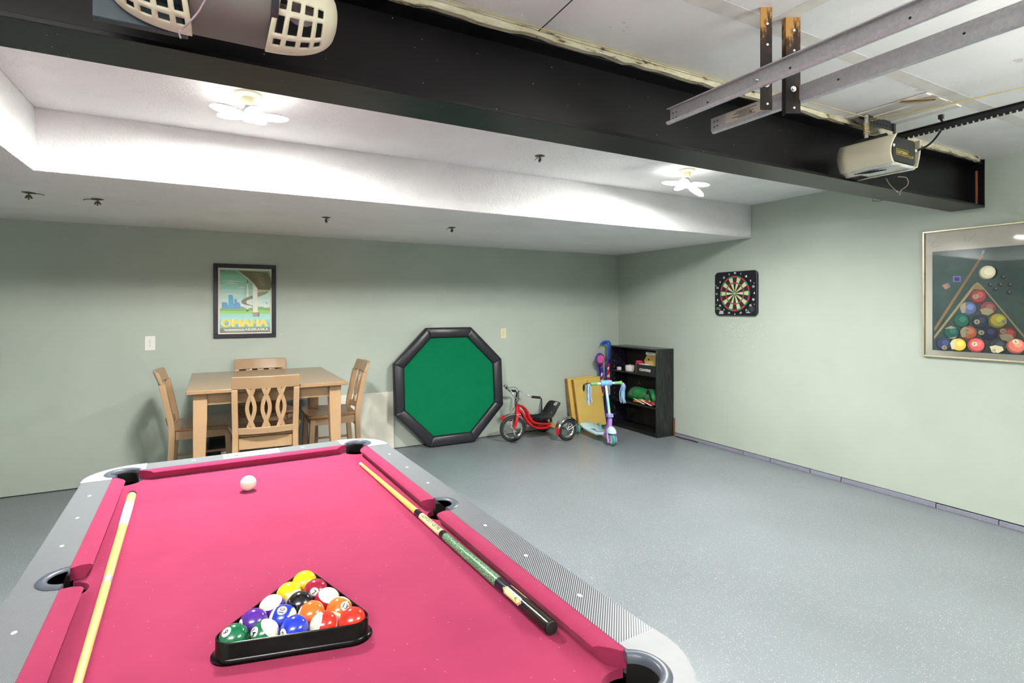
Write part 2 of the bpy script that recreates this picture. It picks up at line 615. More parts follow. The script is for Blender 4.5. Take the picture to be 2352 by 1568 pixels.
# ---------------------------------------------------------------- pool table
TA = radians(1.7)
TU = Vector((cos(TA), sin(TA), 0)); TV = Vector((-sin(TA), cos(TA), 0))
TC = TU * 0.232 + TV * 1.74
ZC, ZR = 0.74, 0.775
def tw(u, v, z=0.0):
    p = TC + TU * u + TV * v
    return Vector((p.x, p.y, z))
pt = thing('pool_table', 'pool table with crimson cloth, grey pinstripe rails and silver corners', 'pool table', TC, (0, 0, TA))
PCX, PCY = 0.477, 0.988            # corner pocket centre
# bed cloth: rectangle with pocket bites
def bite(cx, cy, r, a0, a1, n=14):
    return arc(cx, cy, r, a0, a1, n)
bx, by = .50, .995
rp = .066
poly = []
# go counter-clockwise starting bottom-left after the corner pocket
def corner(sx, sy):
    # intersection of circle with the edges
    dx = sqrt(rp ** 2 - (by - PCY) ** 2); dy = sqrt(rp ** 2 - (bx - PCX) ** 2)
    pA = (sx * (PCX - dx), sy * by); pB = (sx * bx, sy * (PCY - dy))
    a0 = atan2(pA[1] - sy * PCY, pA[0] - sx * PCX); a1 = atan2(pB[1] - sy * PCY, pB[0] - sx * PCX)
    return a0, a1
def arc_between(cx, cy, r, a0, a1, through):
    # arc from a0 to a1 that passes nearest to angle through
    d = (a1 - a0) % (2 * pi)
    mid = (a0 + d / 2)
    if cos(mid - through) < 0: d -= 2 * pi
    return [(cx + r * cos(a0 + d * i / 14), cy + r * sin(a0 + d * i / 14)) for i in range(15)]
a0, a1 = corner(-1, -1); poly += arc_between(-PCX, -PCY, rp, a1, a0, atan2(1, 1))
a0, a1 = corner(1, -1); poly += arc_between(PCX, -PCY, rp, a0, a1, atan2(1, -1))
MC, mr = .512, .052
am = math.acos((bx - MC) / mr)
poly += arc_between(MC, 0, mr, -am, am, pi)
a0, a1 = corner(1, 1); poly += arc_between(PCX, PCY, rp, a1, a0, atan2(-1, -1))
a0, a1 = corner(-1, 1); poly += arc_between(-PCX, PCY, rp, a0, a1, atan2(-1, 1))
poly += arc_between(-MC, 0, mr, pi - am, pi + am, 0)
MB().prism(poly, ZC - .02, ZC).build('bed_cloth', M_cloth, pt)
# cushions
def cushion(pts_rail, pts_nose):
    """four plan points: rail end a, rail end b, nose b, nose a"""
    (ra, rb), (na, nb) = pts_rail, pts_nose
    b = MB()
    def und(n, r, k):     # point set back from nose toward rail
        return (n[0] + (r[0] - n[0]) * k, n[1] + (r[1] - n[1]) * k)
    rings = []
    N = 14
    for i in range(N + 1):
        t = i / N
        r = (ra[0] + (rb[0] - ra[0]) * t, ra[1] + (rb[1] - ra[1]) * t)
        n = (na[0] + (nb[0] - na[0]) * t, na[1] + (nb[1] - na[1]) * t)
        rings.append([(r[0], r[1], ZC + .001), (r[0], r[1], ZR - .001), (*und(n, r, .5), ZR + .0012), (*und(n, r, .12), ZR - .001), (n[0], n[1], ZR - .0055), (*und(n, r, .03), ZR - .011), (*und(n, r, .34), ZC + .001)])
    b.loft(rings)
    return b
RXX, RYY = .5085, 1.003
NX, NY = .461, .956
for sx in (-1, 1):
    for sy in (-1, 1):
        cushion(((sx * RXX, sy * .060), (sx * RXX, sy * .940)), ((sx * NX, sy * .070), (sx * NX, sy * .880))).build('cushion', M_cloth, pt, sharp=50)
for sy in (-1, 1):
    cushion(((-.424, sy * RYY), (.424, sy * RYY)), ((-.372, sy * NY), (.372, sy * NY))).build('cushion', M_cloth, pt, sharp=50)
# rails
OX, OY = .604, 1.106
RB = ZR - .045
def rail_with_sights(poly, sights, name='rail'):
    b = MB(); b.prism(poly, RB, ZR)
    b.mat(1)
    for (u, v, du, dv) in sights:
        b.prism(circ(u, v, du, 14, dv), ZR - .001, ZR + .0006)
    return b.build(name, [M_rail, M_ivory], pt, sharp=30)
for sx in (-1, 1):
    notch = arc_between(.502, 0, .060, -pi / 2 + .1, pi / 2 - .1, 0)
    p = [(.5085, -.905)] + [q for q in [(.5085, -.0595)] + notch + [(.5085, .0595)]] + [(.5085, .905), (OX, .905), (OX, -.905)]
    p = [(sx * q[0], q[1]) for q in p]
    rail_with_sights(p, [(sx * .553, s * k * .2395, .0050, .0075) for s in (-1, 1) for k in (1, 2, 3)])
for sy in (-1, 1):
    p = [(-.402, sy * RYY), (.402, sy * RYY), (.402, sy * OY), (-.402, sy * OY)]
    rail_with_sights(p, [(k * .2285, sy * 1.058, .0085, .0050) for k in (-1, 0, 1)] if sy < 0 else [(k * .2285, sy * 1.058, .0085, .0050) for k in (-1, 1)])
for sx in (-1, 1):
    for sy in (-1, 1):
        rc = .175
        p = [(OX + .003, .905)] + [(OX + .003 - rc + rc * cos(radians(a)), OY + .003 - rc + rc * sin(radians(a))) for a in range(0, 91, 6)] + [(.402, OY + .003), (.402, RYY), (.424, RYY)]
        p += arc_between(PCX, PCY, .056, radians(164.5), radians(-55.8), radians(45)) + [(.5085, .940), (.5085, .905)]
        p = [(sx * q[0], sy * q[1]) for q in p]
        MB().prism(p, RB - .004, ZR + .0015).build('corner_cap', M_silver, pt, bevel=.006, sharp=30, seg=3)
# pockets: C-shaped lip plus dark cup
def pocket(cx, cy, ri, ro, a0, a1, rc, name='pocket'):
    lip = MB()
    n = 22
    prof = [(ri, ZR - .012), (ri, ZR + .002), (ri + .004, ZR + .0055), (ro - .005, ZR + .0055), (ro, ZR + .0015), (ro, ZR - .012)]
    rings = []
    for i in range(n + 1):
        a = radians(a0 + (a1 - a0) * i / n)
        rings.append([(cx + r * cos(a), cy + r * sin(a), z) for r, z in prof])
    lip.loft(rings)
    cup = MB()
    wall = []
    for i in range(n + 1):
        a = radians(a0 + (a1 - a0) * i / n)
        wall.append([(cx + r * cos(a), cy + r * sin(a), z) for r, z in ((ri, ZR - .004), (ri + .003, ZR - .03), (ri + .008, ZC - .02), (ri + .010, ZC - .02), (ri + .006, ZR - .03), (ri + .003, ZR - .004))])
    cup.loft(wall)
    cup.lathe([(rc, ZC - .019), (rc, ZC - .10), (rc * .8, ZC - .125), (.001, ZC - .13), (.001, ZC - .135), (rc * .83, ZC - .130), (rc + .004, ZC - .10), (rc + .004, ZC - .019)], 28, T(cx, cy, 0))
    o = cup.build(name, M_blackmatte, pt)
    lip.build('pocket_lip', M_liner, o, sharp=50)
    return o
for sx in (-1, 1):
    for sy in (-1, 1):
        ang = {(1, 1): 45, (-1, 1): 135, (-1, -1): 225, (1, -1): 315}[(sx, sy)]
        pocket(sx * PCX, sy * PCY, .044, .066, ang - 114, ang + 114, .069)
    pocket(sx * .500, 0, .042, .066, (0 if sx > 0 else 180) - 84, (0 if sx > 0 else 180) + 84, .055)
# body below
b = MB()
for (x0, x1, y0, y1) in ((-.585, .585, -1.07, -1.04), (-.585, .585, 1.04, 1.07), (-.585, -.555, -1.04, 1.04), (.555, .585, -1.04, 1.04)):
    b.box(x0, x1, y0, y1, .52, RB - .001)
b.box(-.555, .555, -1.04, 1.04, .52, .535)
b.build('apron', mat('charcoal_apron', rgb(96, 104, 106), 0.4), pt, bevel=.004)
for sx in (-1, 1):
    for sy in (-1, 1):
        b = MB()
        b.loft([[(sx * .48 + dx * w, sy * .93 + dy * w, z) for dx, dy in ((-1, -1), (1, -1), (1, 1), (-1, 1))] for w, z in ((.055, 0), (.06, .05), (.085, .50), (.09, .56))])
        b.build('leg', M_black, pt, bevel=.006)
# NO FOOD OR DRINK sticker on the far rail (reads from the far side)
b = MB()
b.cbox((0.005, 1.056, ZR + .0006), (.234, .082, .0008))
Ms = T(0.005, 1.056, ZR + .0012) @ RZ(180)
b.mat(1)
b.text('NO FOOD', .022, Ms @ T(-.034, .014, 0), bold=.02, width=.115)
b.text('OR DRINK', .022, Ms @ T(-.034, -.016, 0), bold=.02, width=.125)
b.cbox((.064, 0, 0), (.014, .016, .0003), Ms); b.cbox((.076, -.003, 0), (.012, .006, .0003), Ms)
b.mat(2)
b.loft([[(.071 + r * cos(a), r * .95 * sin(a), .0002) for r in (.026, .031)] for a in [2 * pi * i / 24 for i in range(25)]], closed_ring=False, caps=False, M=Ms)
b.cbox((.071, 0, .0002), (.054, .005, .0003), Ms @ T(.071, 0, 0) @ RZ(-40) @ T(-.071, 0, 0))
tag(b.build('rail_sticker', [M_whiteink, M_ink, mat('sticker_red', rgb(170, 40, 44), 0.5)], None, TC, (0, 0, TA)), 'white no food or drink sticker on the far rail of the pool table', 'sticker')

# ---------------------------------------------------------------- balls and rack
BD = .0586; BR = BD / 2
def add_ball(name, num, c, stripe, u, v, label, R, numtxt=True):
    """R: rotation matrix; local +X carries the number, local Z is the stripe axis"""
    mb = MB()
    mb.ell((0, 0, 0), BR, 40, 24)
    if numtxt:
        k = BR + .0002
        def sph(p):
            q = Vector((BR, p[0], p[1])).normalized() * (BR + p[2])
            return tuple(q)
        mb.mat(1)
        rings = [[(0.0112 * r * cos(a), 0.0112 * r * sin(a), .00015) for a in [2 * pi * i / 24 for i in range(24)]] for r in (.02, .5, 1)]
        mb.loft([[sph(p) for p in ring] for ring in rings], caps=True)
        mb.mat(2)
        for s_ in (0,):
            mb.text(str(num), .0112, None, z=.00035, bold=.02, fn=sph, cuts=(4, 4))
    m = m_ball(name + '_resin', c, stripe)
    o = mb.build(name, [m, M_ivory, M_ink], None, sharp=180, fix=False)
    p = tw(u, v, ZC + BR + .0003)
    o.matrix_world = T(*p) @ R
    tag(o, label, 'pool ball', 'pool balls in the triangle rack' if num else None)
    return o
base_a = radians(-15)
bd = Vector((cos(base_a), sin(base_a))); bp = Vector((-sin(base_a), cos(base_a)))
bmid = Vector((-.0465, -.5155))
def lat(row, k):
    """row 0 = apex .. 4 = base, k from the left"""
    s = BD * 1.002
    p = bmid + bp * (s * .8660254 * (4 - row)) + bd * (s * (k - row / 2))
    return p.x, p.y
def face(nx, ny, nz, spin=0, ax=None):
    """rotation that turns local X to the world direction n; spin about it"""
    X = Vector((nx, ny, nz)).normalized()
    up = Vector((0, 0, 1)) if ax is None else Vector(ax)
    Z = (up - X * up.dot(X)).normalized()
    Y = Z.cross(X)
    M = Matrix((X, Y, Z)).transposed().to_4x4()
    return M @ RX(spin)
YEL, MAR, PUR, BLU, ORG, GRN, RED = rgb(236, 196, 20), rgb(150, 28, 58), rgb(78, 34, 140), rgb(28, 52, 178), rgb(240, 104, 36), rgb(12, 100, 62), rgb(222, 44, 30)
BALLS = [
 ('one', 1, YEL, 0, 0, 0, 'solid yellow ball at the far tip of the triangle rack', face(.3, .9, -.3)),
 ('nine', 9, YEL, 1, 1, 0, 'yellow striped ball with pale lower half, beside the solid yellow and black balls', face(.8, .25, .45, 0, (.25, -.85, -.32))),
 ('seven', 7, MAR, 0, 1, 1, 'solid maroon ball numbered 7 behind the black ball', face(-.25, -.9, .42, -35)),
 ('twelve', 12, PUR, 1, 2, 0, 'purple striped ball showing a large white face beside the black ball', face(.3, .8, .2, 0, (-.35, -.62, .70))),
 ('eight', 8, rgb(22, 20, 24), 0, 2, 1, 'solid black ball in the middle of the triangle rack', face(.8, .5, -.4)),
 ('fifteen', 15, MAR, 1, 2, 2, 'maroon striped ball with white top on the far right edge of the rack', face(.9, .35, -.1, 0, (-.05, -.4, .85))),
 ('four', 4, PUR, 0, 3, 0, 'solid purple ball on the left edge of the triangle rack', face(-.95, -.2, .25)),
 ('ten', 10, BLU, 1, 3, 1, 'blue striped ball numbered 10 facing up', face(-.12, -.42, .9, 170, (.9, -.35, 0))),
 ('five', 5, ORG, 0, 3, 2, 'solid orange ball near the middle of the rack', face(-.8, .2, .42)),
 ('thirteen', 13, ORG, 1, 3, 3, 'orange striped ball numbered 13 on the right edge of the rack', face(.30, -.72, .62, 50, (.8, -.1, .1))),
 ('six', 6, GRN, 0, 4, 0, 'solid green ball at the near left corner of the triangle rack', face(-.50, -.30, .80, 150)),
 ('fourteen', 14, GRN, 1, 4, 1, 'green striped ball beside the solid green ball in the front row', face(-.72, -.35, .55, 0, (.62, -.25, .70))),
 ('two', 2, BLU, 0, 4, 2, 'solid blue ball in the middle of the front row', face(-.86, -.45, .18, 0)),
 ('eleven', 11, RED, 1, 4, 3, 'red striped ball beside the solid red ball in the front row', face(-.1, -.85, -.15, 0, (-.80, -.1, .38))),
 ('three', 3, RED, 0, 4, 4, 'solid red ball at the right corner of the triangle rack', face(.6, .5, -.4)),
]
for nm, num, c, st, row, k, lab, R in BALLS:
    u, v = lat(row, k)
    add_ball('pool_ball', num, c, st, u, v, lab, RZ(1.7) @ R)
cb = add_ball('cue_ball', 0, rgb(235, 230, 212), False, .186 - .232, 2.345 - 1.74, 'white cue ball alone near the far end of the cloth', Matrix.Identity(4), False)
# rack
rk = MB()
cen = lat(2, 1); cen2 = Vector(lat(0, 0)); 
ctr = (Vector(lat(0, 0)) + Vector(lat(4, 0)) + Vector(lat(4, 4))) / 3
def rtri(r_out, n=7):
    """rounded triangle offset r_out from the three corner ball centres"""
    cs = [Vector(lat(4, 4)), Vector(lat(0, 0)), Vector(lat(4, 0))]
    out = []
    angs = [(-105, 15), (15, 135), (135, 255)]
    for c, (a0, a1) in zip(cs, angs):
        for i in range(n + 1):
            a = radians(a0 + (a1 - a0) * i / n)
            out.append((c.x + r_out * cos(a), c.y + r_out * sin(a)))
    return out
r_i, r_o, r_f = BR + .0006, BR + .004, BR + .013
h = .040
rings = [[(*p, z) for p in rtri(r)] for r, z in ((r_f, 0), (r_f, .003), (r_o + .004, .0045), (r_o, .009), (r_o, h - .001), (r_o - .001, h), (r_i, h), (r_i, .0015), (r_i, 0))]
vs = [p for r in rings for p in r]
rk.loft(rings, caps=False)
M_rack = mat('glossy_black_rack', rgb(8, 5, 5), 0.16, spec=.25, var=.05)
tag(rk.build('triangle_rack', M_rack, None, TC + Vector((0, 0, ZC + .0004)), (0, 0, TA), sharp=50), 'black plastic triangle rack holding fifteen pool balls', 'ball rack')

# ---------------------------------------------------------------- cues
M_maple = wood_mat('maple_shaft', rgb(226, 196, 128), rgb(206, 168, 98), 0.3, (60, 60, 3))
def cue_obj(label, p0, p1, segs, r0, r1, zc0, zc1):
    """p0 = butt end, p1 = tip in table coords; segs: (name, t0, t1, mats, extra)"""
    a = tw(*p0, zc0); c = tw(*p1, zc1)
    d = c - a; L = d.length
    root = thing('pool_cue', label, 'pool cue', a)
    q = d.to_track_quat('Z', 'Y')
    root.rotation_mode = 'XYZ'; root.rotation_euler = q.to_euler()
    return root, L
# cue lying on the left, butt away from the camera
def rad(t, r0, r1): return r0 + (r1 - r0) * t
c1, L1 = cue_obj('natural maple pool cue with white grip lying along the left cushion', (-.428, .728), (-.416, -.735), None, .0148, .0065, ZC + .0151, ZC + .0068)
R0, R1 = .0148, .0066
def seg(root, L, t0, t1, name, m, bulge=0.0, n=20, r0=R0, r1=R1):
    b = MB(); N = 6
    rings = []
    for i in range(N + 1):
        t = t0 + (t1 - t0) * i / N
        r = rad(t, r0, r1) + bulge
        rings.append([(r * cos(2 * pi * k / n), r * sin(2 * pi * k / n), t * L) for k in range(n)])
    b.loft(rings)
    return b.build(name, m, root, sharp=50)
seg(c1, L1, 0.0, .012, 'bumper', M_black)
seg(c1, L1, .012, .085, 'butt_sleeve', M_maple)
M_wrap = mat('white_linen_wrap', rgb(214, 208, 208), 0.6, var=.12, scale=700, bump=.3)
seg(c1, L1, .085, .235, 'wrap', M_wrap, .0002)
seg(c1, L1, .235, .495, 'forearm', M_maple)
seg(c1, L1, .495, .520, 'joint_collar', M_galv, .0002)
seg(c1, L1, .520, .985, 'shaft', M_maple)
seg(c1, L1, .985, .996, 'ferrule', M_white)
seg(c1, L1, .996, 1.0, 'leather_tip', mat('blue_leather_tip', rgb(60, 80, 110), .9))
# cue lying along the right cushion with black-and-green butt towards the camera
u0, v0, u1_, v1_ = .440, -.768, .423, .731
c2, L2 = cue_obj('pool cue with cream lettered band and green grip lying along the right cushion', (u0, v0), (u1_, v1_), None, 0, 0, ZC + .0160, ZC + .0068)
A0, A1 = .0158, .0066
sg = lambda *a, **k: seg(c2, L2, *a, r0=A0, r1=A1, **k)
sg(0, .004, 'bumper', M_blackmatte, bulge=-.0015)
sg(.004, .062, 'butt_cap', mat('chromed_black_lacquer', rgb(70, 66, 58), 0.08, 0.8))
M_lacq = mat('navy_black_lacquer', rgb(18, 18, 34), 0.1, 0.0, 0.6)
M_label = mat('cream_label', rgb(226, 214, 150), 0.3, var=.03)
M_redline = mat('red_label_line', rgb(190, 60, 36), 0.3, var=.03)
def cyl_fn(t, r0=A0, r1=A1, L=L2, off=.0002):
    pass
# local direction that points at the viewer/up for the label
inv = c2.rotation_euler.to_matrix().inverted()
upl = inv @ Vector((0, 0, 1)); up_a = atan2(upl.y, upl.x)
toR = inv @ TU; right_a = atan2(toR.y, toR.x)
def on_cyl(zc, rot_a, off):
    """maps flat (x along circumference, y along axis) to the cue surface around angle rot_a"""
    def f(p):
        zz = zc + p[1]
        r = rad(zz / L2, A0, A1) + off
        a = rot_a + p[0] / r
        return (r * cos(a), r * sin(a), zz)
    return f
def patch(b, w, hgt, rr, f, n=8):
    """rounded patch with rings, following the cylinder"""
    NX_, NY_ = 10, 10
    vs = []; fs = []
    for j in range(NY_ + 1):
        yy = -hgt / 2 + hgt * j / NY_
        e = max(0.0, abs(yy) - (hgt / 2 - rr)); ww = w / 2 - (rr - sqrt(max(0, rr * rr - e * e)))
        for i in range(NX_ + 1):
            vs.append(f((-ww + 2 * ww * i / NX_, yy)))
    for j in range(NY_):
        for i in range(NX_):
            a = j * (NX_ + 1) + i
            fs.append((a, a + 1, a + NX_ + 2, a + NX_ + 1))
    b.add(vs, fs)
# which way the rotation goes: find the sign so that text stays right-reading
b = MB(); N = 8
rings = []
for i in range(N + 1):
    t = .062 + (.155 - .062) * i / N; r = rad(t, A0, A1)
    rings.append([(r * cos(2 * pi * k / 24), r * sin(2 * pi * k / 24), t * L2) for k in range(24)])
b.loft(rings)
zc_ = .100 * L2
for da in (-.95, .95):
    b.mat(1); patch(b, .0190, .084, .008, on_cyl(zc_, up_a + da, .00012))
    b.mat(2); patch(b, .0172, .080, .0075, on_cyl(zc_, up_a + da, .00022))
    b.mat(1); patch(b, .0140, .074, .0065, on_cyl(zc_, up_a + da, .00032))
    b.mat(3); b.text('A', .010, z=0, fn=on_cyl(zc_ - .018, up_a + da, .0005), cuts=(8, 1))
b.build('butt_sleeve', [M_lacq, M_label, M_redline, M_ink], c2, sharp=60)
t = NT('green_speckled_wrap')
nz = t.noise(420, 3)
t.color(t.ramp(nz, [(0.38, rgb(34, 84, 52)), (0.55, rgb(84, 128, 92)), (0.68, rgb(170, 190, 160))]))
t.set(0.25)
sg(.155, .375, 'wrap', t.m)
sg(.375, .392, 'collar', M_lacq)
b = MB(); rings = []
for i in range(N + 1):
    tt = .392 + (.505 - .392) * i / N; r = rad(tt, A0, A1)
    rings.append([(r * cos(2 * pi * k / 24), r * sin(2 * pi * k / 24), tt * L2) for k in range(24)])
b.loft(rings)
for tt in (.3965, .4985):
    b.mat(2); r = rad(tt, A0, A1) + .0002
    b.loft([[(r * cos(2 * pi * k / 24), r * sin(2 * pi * k / 24), tt * L2 + dz) for k in range(24)] for dz in (-.0012, .0012)], caps=False)
b.mat(1)
fz = on_cyl(.4475 * L2, up_a - .25, .0004)
# letters run along the axis, upside-down as seen from the butt end
b.text('BUD LIGHT', .0125, None, bold=.022, width=.138, fn=lambda p: fz((-p[1], p[0])), cuts=(1, 12))
b.build('label_sleeve', [M_label, M_ink, M_redline], c2, sharp=60)
sg(.505, .535, 'joint_collar', M_lacq)
sg(.535, .99, 'shaft', wood_mat('amber_shaft', rgb(228, 180, 100), rgb(212, 160, 80), 0.3, (60, 60, 3)))
sg(.99, .998, 'ferrule', M_white)
sg(.998, 1.0, 'leather_tip', mat('grey_leather_tip', rgb(150, 150, 150), .9))

# ---------------------------------------------------------------- dining set
M_tan = mat('tan_painted_wood', rgb(169, 138, 103), 0.32, var=.05, scale=8)
M_seat = wood_mat('shaded_tan_seat', rgb(158, 120, 84), rgb(134, 98, 67), 0.3, (8, 50, 20))  # the frame's tan, browned to put the seats' shade into the colour
M_top = wood_mat('tan_table_top', rgb(152, 122, 90), rgb(147, 117, 85), 0.2, (2, 14, 10))
dt = thing('dining_table', 'tan painted counter height square dining table against the back wall', 'table', (.352, 4.69, 0), (0, 0, 0))
MB().prism(rrect(-.515, .515, -.578, .578, .006), .885, .91).build('tabletop', M_top, dt, bevel=.003)
b = MB()
for (x0, x1, y0, y1) in ((-.44, .44, -.508, -.486), (-.44, .44, .486, .508), (-.445, -.423, -.486, .486), (.423, .445, -.486, .486)):
    b.box(x0, x1, y0, y1, .80, .8845)
b.build('apron', M_tan, dt, bevel=.002)
for sx in (-1, 1):
    for sy in (-1, 1):
        b = MB()
        def sq(z, w, o): 
            cx, cy = sx * (.475 - o), sy * (.54 - o)
            return [(cx - sx * w, cy - sy * w, z) if False else p for p in [(cx, cy, z), (cx - sx * w, cy, z), (cx - sx * w, cy - sy * w, z), (cx, cy - sy * w, z)]]
        b.loft([sq(0, .055, .0), sq(.72, .082, 0), sq(.884, .082, 0)])
        b.build('leg', M_tan, dt, bevel=.003)

def make_chair(label, loc, rot):
    c = thing('dining_chair', label, 'chair', loc, rot, 'dining chairs round the tan table')
    # seat
    pts = [(.20, -.195), (.225, -.05), (.25, .10), (.255, .165), (.235, .195), (.12, .205), (0, .208)]
    outline = [(x, y) for x, y in pts] + [(-x, y) for x, y in reversed(pts[:-1])]
    b = MB()
    cen = (0, 0)
    rings = []
    for s_, z in ((.97, .557), (1.0, .563), (1.0, .577), (.97, .585), (.6, .580), (.25, .576), (.02, .576)):
        rings.append([(x * s_, y * s_, z) for x, y in outline])
    b.loft(rings)
    b.build('seat', M_seat, c, sharp=40)
    # apron under the seat
    b = MB()
    b.box(-.17, .17, -.200, -.180, .475, .556)
    b.box(-.185, .185, .150, .168, .495, .556)
    for sx in (-1, 1):
        b.box(min(sx * .185, sx * .203), max(sx * .185, sx * .203), -.18, .16, .495, .556)
    b.build('seat_apron', M_tan, c, bevel=.002)
    # rear posts with the leg below: one piece each
    for sx in (-1, 1):
        path = [(sx * .192, -.255, 0), (sx * .192, -.222, .22), (sx * .192, -.205, .45), (sx * .192, -.206, .60), (sx * .194, -.235, .76), (sx * .195, -.264, .903)]
        b = MB()
        b.ribbon([Vector(p) for p in bez(path, 4)], .038, .040, (1, 0, 0))
        b.build('rear_leg', M_tan, c, bevel=.003)
        b = MB()
        b.ribbon([(sx * .215, .195, 0), (sx * .205, .165, .35), (sx * .200, .155, .556)], [.030, .040, .042], .040, (1, 0, 0))
        b.build('front_leg', M_tan, c, bevel=.003)
    # crest rail, curved backwards at the middle
    def curved(z0, z1, y0, y1, hw, sag, t):
        b = MB(); rings = []
        for i in range(13):
            x = -hw + 2 * hw * i / 12
            s_ = sag * (1 - (x / hw) ** 2)
            rings.append([(x, y0 - s_ - t / 2, z0), (x, y0 - s_ + t / 2, z0), (x, y1 - s_ + t / 2, z1), (x, y1 - s_ - t / 2, z1)])
        b.loft(rings)
        return b
    curved(.903, .99, -.262, -.296, .213, .030, .024).build('crest_rail', M_tan, c, bevel=.003)
    curved(.585, .630, -.212, -.222, .176, .026, .022).build('lower_back_rail', M_tan, c, bevel=.002)
    # three interlaced oval splats
    for k, xc in enumerate((-.095, 0, .095)):
        b = MB()
        def P(x, z):
            f = (z - .60) / .32
            y = -.213 - .062 * f ** 1.25 - .026 * (1 - (x / .19) ** 2)
            return (x, y, z)
        for sgn in (-1, 1):
            path = []
            for i in range(17):
                f = i / 16
                z = .618 + (.915 - .618) * f
                # ribbons cross near each end and bow out in between
                x = xc + sgn * (.0235 * sin(pi * (f - .19) / .62)) 
                path.append(P(x, z))
            b.ribbon(path, .025, .014, (1, 0, 0))
        b.build('oval_splat', M_tan, c, bevel=.0015)
    for sx in (-1, 1):
        for z in (.18, .30):
            b = MB(); b.tube([(sx * .195, -.215 - (.30 - z) * .1, z), (sx * .208, .170, z)], .0095, 10)
            b.build('stretcher', M_tan, c)
    b = MB(); b.tube([(-.205, .165, .24), (.205, .165, .24)], .0095, 10); b.build('stretcher', M_tan, c)
    b = MB(); b.tube([(-.19, -.222, .20), (.19, -.222, .20)], .0095, 10); b.build('stretcher', M_tan, c)
    return c
ch0 = make_chair('tan dining chair with oval splats whose back is turned to the pool table', (.330, 4.370, 0), (0, 0, radians(-3.3)))
dup(ch0, (.372, 5.182, 0), (0, 0, radians(180)), 'tan dining chair between the table and the back wall under the poster')
dup(ch0, (-.062, 4.820, 0), (0, 0, radians(-90 - 1)), 'tan dining chair at the left end of the table by the left wall outlet')
dup(ch0, (.860, 4.850, 0), (0, 0, radians(90 - 1)), 'tan dining chair at the right end of the table near the white panel')

# things under and behind the table
bag = thing('tool_bag', 'black soft bag standing under the dining table by the wall', 'bag', (.045, 5.36, 0))
b = MB(); b.loft([[(x * s_, y * s_, z) for x, y in rrect(-.10, .10, -.075, .075, .03)] for s_, z in ((.96, 0), (1, .03), (1.02, .2), (.98, .29), (.85, .335), (.5, .345))])
b.build('body', M_blackmatte, bag)
b = MB(); b.box(.005, .075, -.079, -.074, .12, .245); b.mat(1).box(.005, .075, -.0795, -.0742, .225, .25)
b.build('label', [M_white, mat('label_red', rgb(190, 34, 40), .5)], bag)
M_panel = mat('off_white_panel', rgb(228, 225, 210), 0.6, var=.05, scale=3)
lean = -2.2
wp = thing('leaning_board', 'off-white board leaning on the back wall beside the octagonal table top', 'board', (1.205, 5.478, 0), (radians(lean), 0, 0))
MB().box(-.415, .415, 0, .014, 0.001, .596).build('sheet', M_panel, wp, bevel=.002)
gp = thing('leaning_board', 'grey board leaning on the back wall under the dining table', 'board', (.66, 5.492, 0), (radians(-1.2), 0, 0))
MB().box(-.14, .14, 0, .012, 0.001, .578).build('sheet', mat('grey_panel_paint', rgb(120, 124, 122), 0.6), gp, bevel=.002)

# ---------------------------------------------------------------- octagonal poker top
M_vinyl = mat('black_padded_vinyl', rgb(34, 33, 40), 0.34, var=.15, scale=60, bump=.25, bdist=.001, bscale=120)
t = NT('green_felt')
n1 = t.noise(300, 3); n2 = t.noise(5, 4)
t.color(t.mix(t.math('MULTIPLY', n2, .35), t.ramp(n1, [(0.3, rgb(0, 96, 60)), (0.7, rgb(4, 122, 78))]), rgb(30, 128, 88)))
t.set(0.9, 0, .1); t.bump(n1, .3, .0006)
M_felt = t.m
oc = thing('poker_table_top', 'octagonal poker table top with green felt and black padded rim', 'table top', (2.225, 5.357, .007), (radians(-4.7), 0, radians(.4)))
def octo(ap, y, rot=22.5):
    R = ap / cos(radians(22.5))
    return [Vector((R * cos(radians(rot + 45 * k)), y, .622 + R * sin(radians(rot + 45 * k)))) for k in range(8)]
b = MB()
prof = [(.600, .058), (.622, .050), (.622, .010), (.617, -.001), (.604, -.008), (.570, -.011), (.536, -.009), (.520, -.002), (.512, .010), (.512, .022)]
rings = []
for k in range(8):
    rings.append(k)
for k in range(8):
    a0 = radians(22.5 + 45 * k); a1 = radians(22.5 + 45 * (k + 1))
    mid = (a0 + a1) / 2
    seg_r = []
    for e in (0, .012, .03, .5, .97, .988, 1):
        ring = []
        for ap, y in prof:
            R = ap / cos(radians(22.5))
            p0 = Vector((R * cos(a0), 0, R * sin(a0))); p1 = Vector((R * cos(a1), 0, R * sin(a1)))
            p = p0.lerp(p1, e)
            yy = y
            if e in (0, 1) and y < .02: yy = y + .006
            if e in (.012, .988) and y < .02: yy = y + .002
            ring.append((p.x, yy, .622 + p.z))
        seg_r.append(ring)
    b.loft(seg_r, closed_ring=False, caps=False)
b.build('padded_rim', M_vinyl, oc, sharp=60)
b = MB(); b.loft([octo(.514, .020), octo(.514, .030)]); b.build('felt', M_felt, oc)
b = MB(); b.loft([octo(.610, .045), octo(.610, .057)]); b.build('back_panel', M_blackmatte, oc)

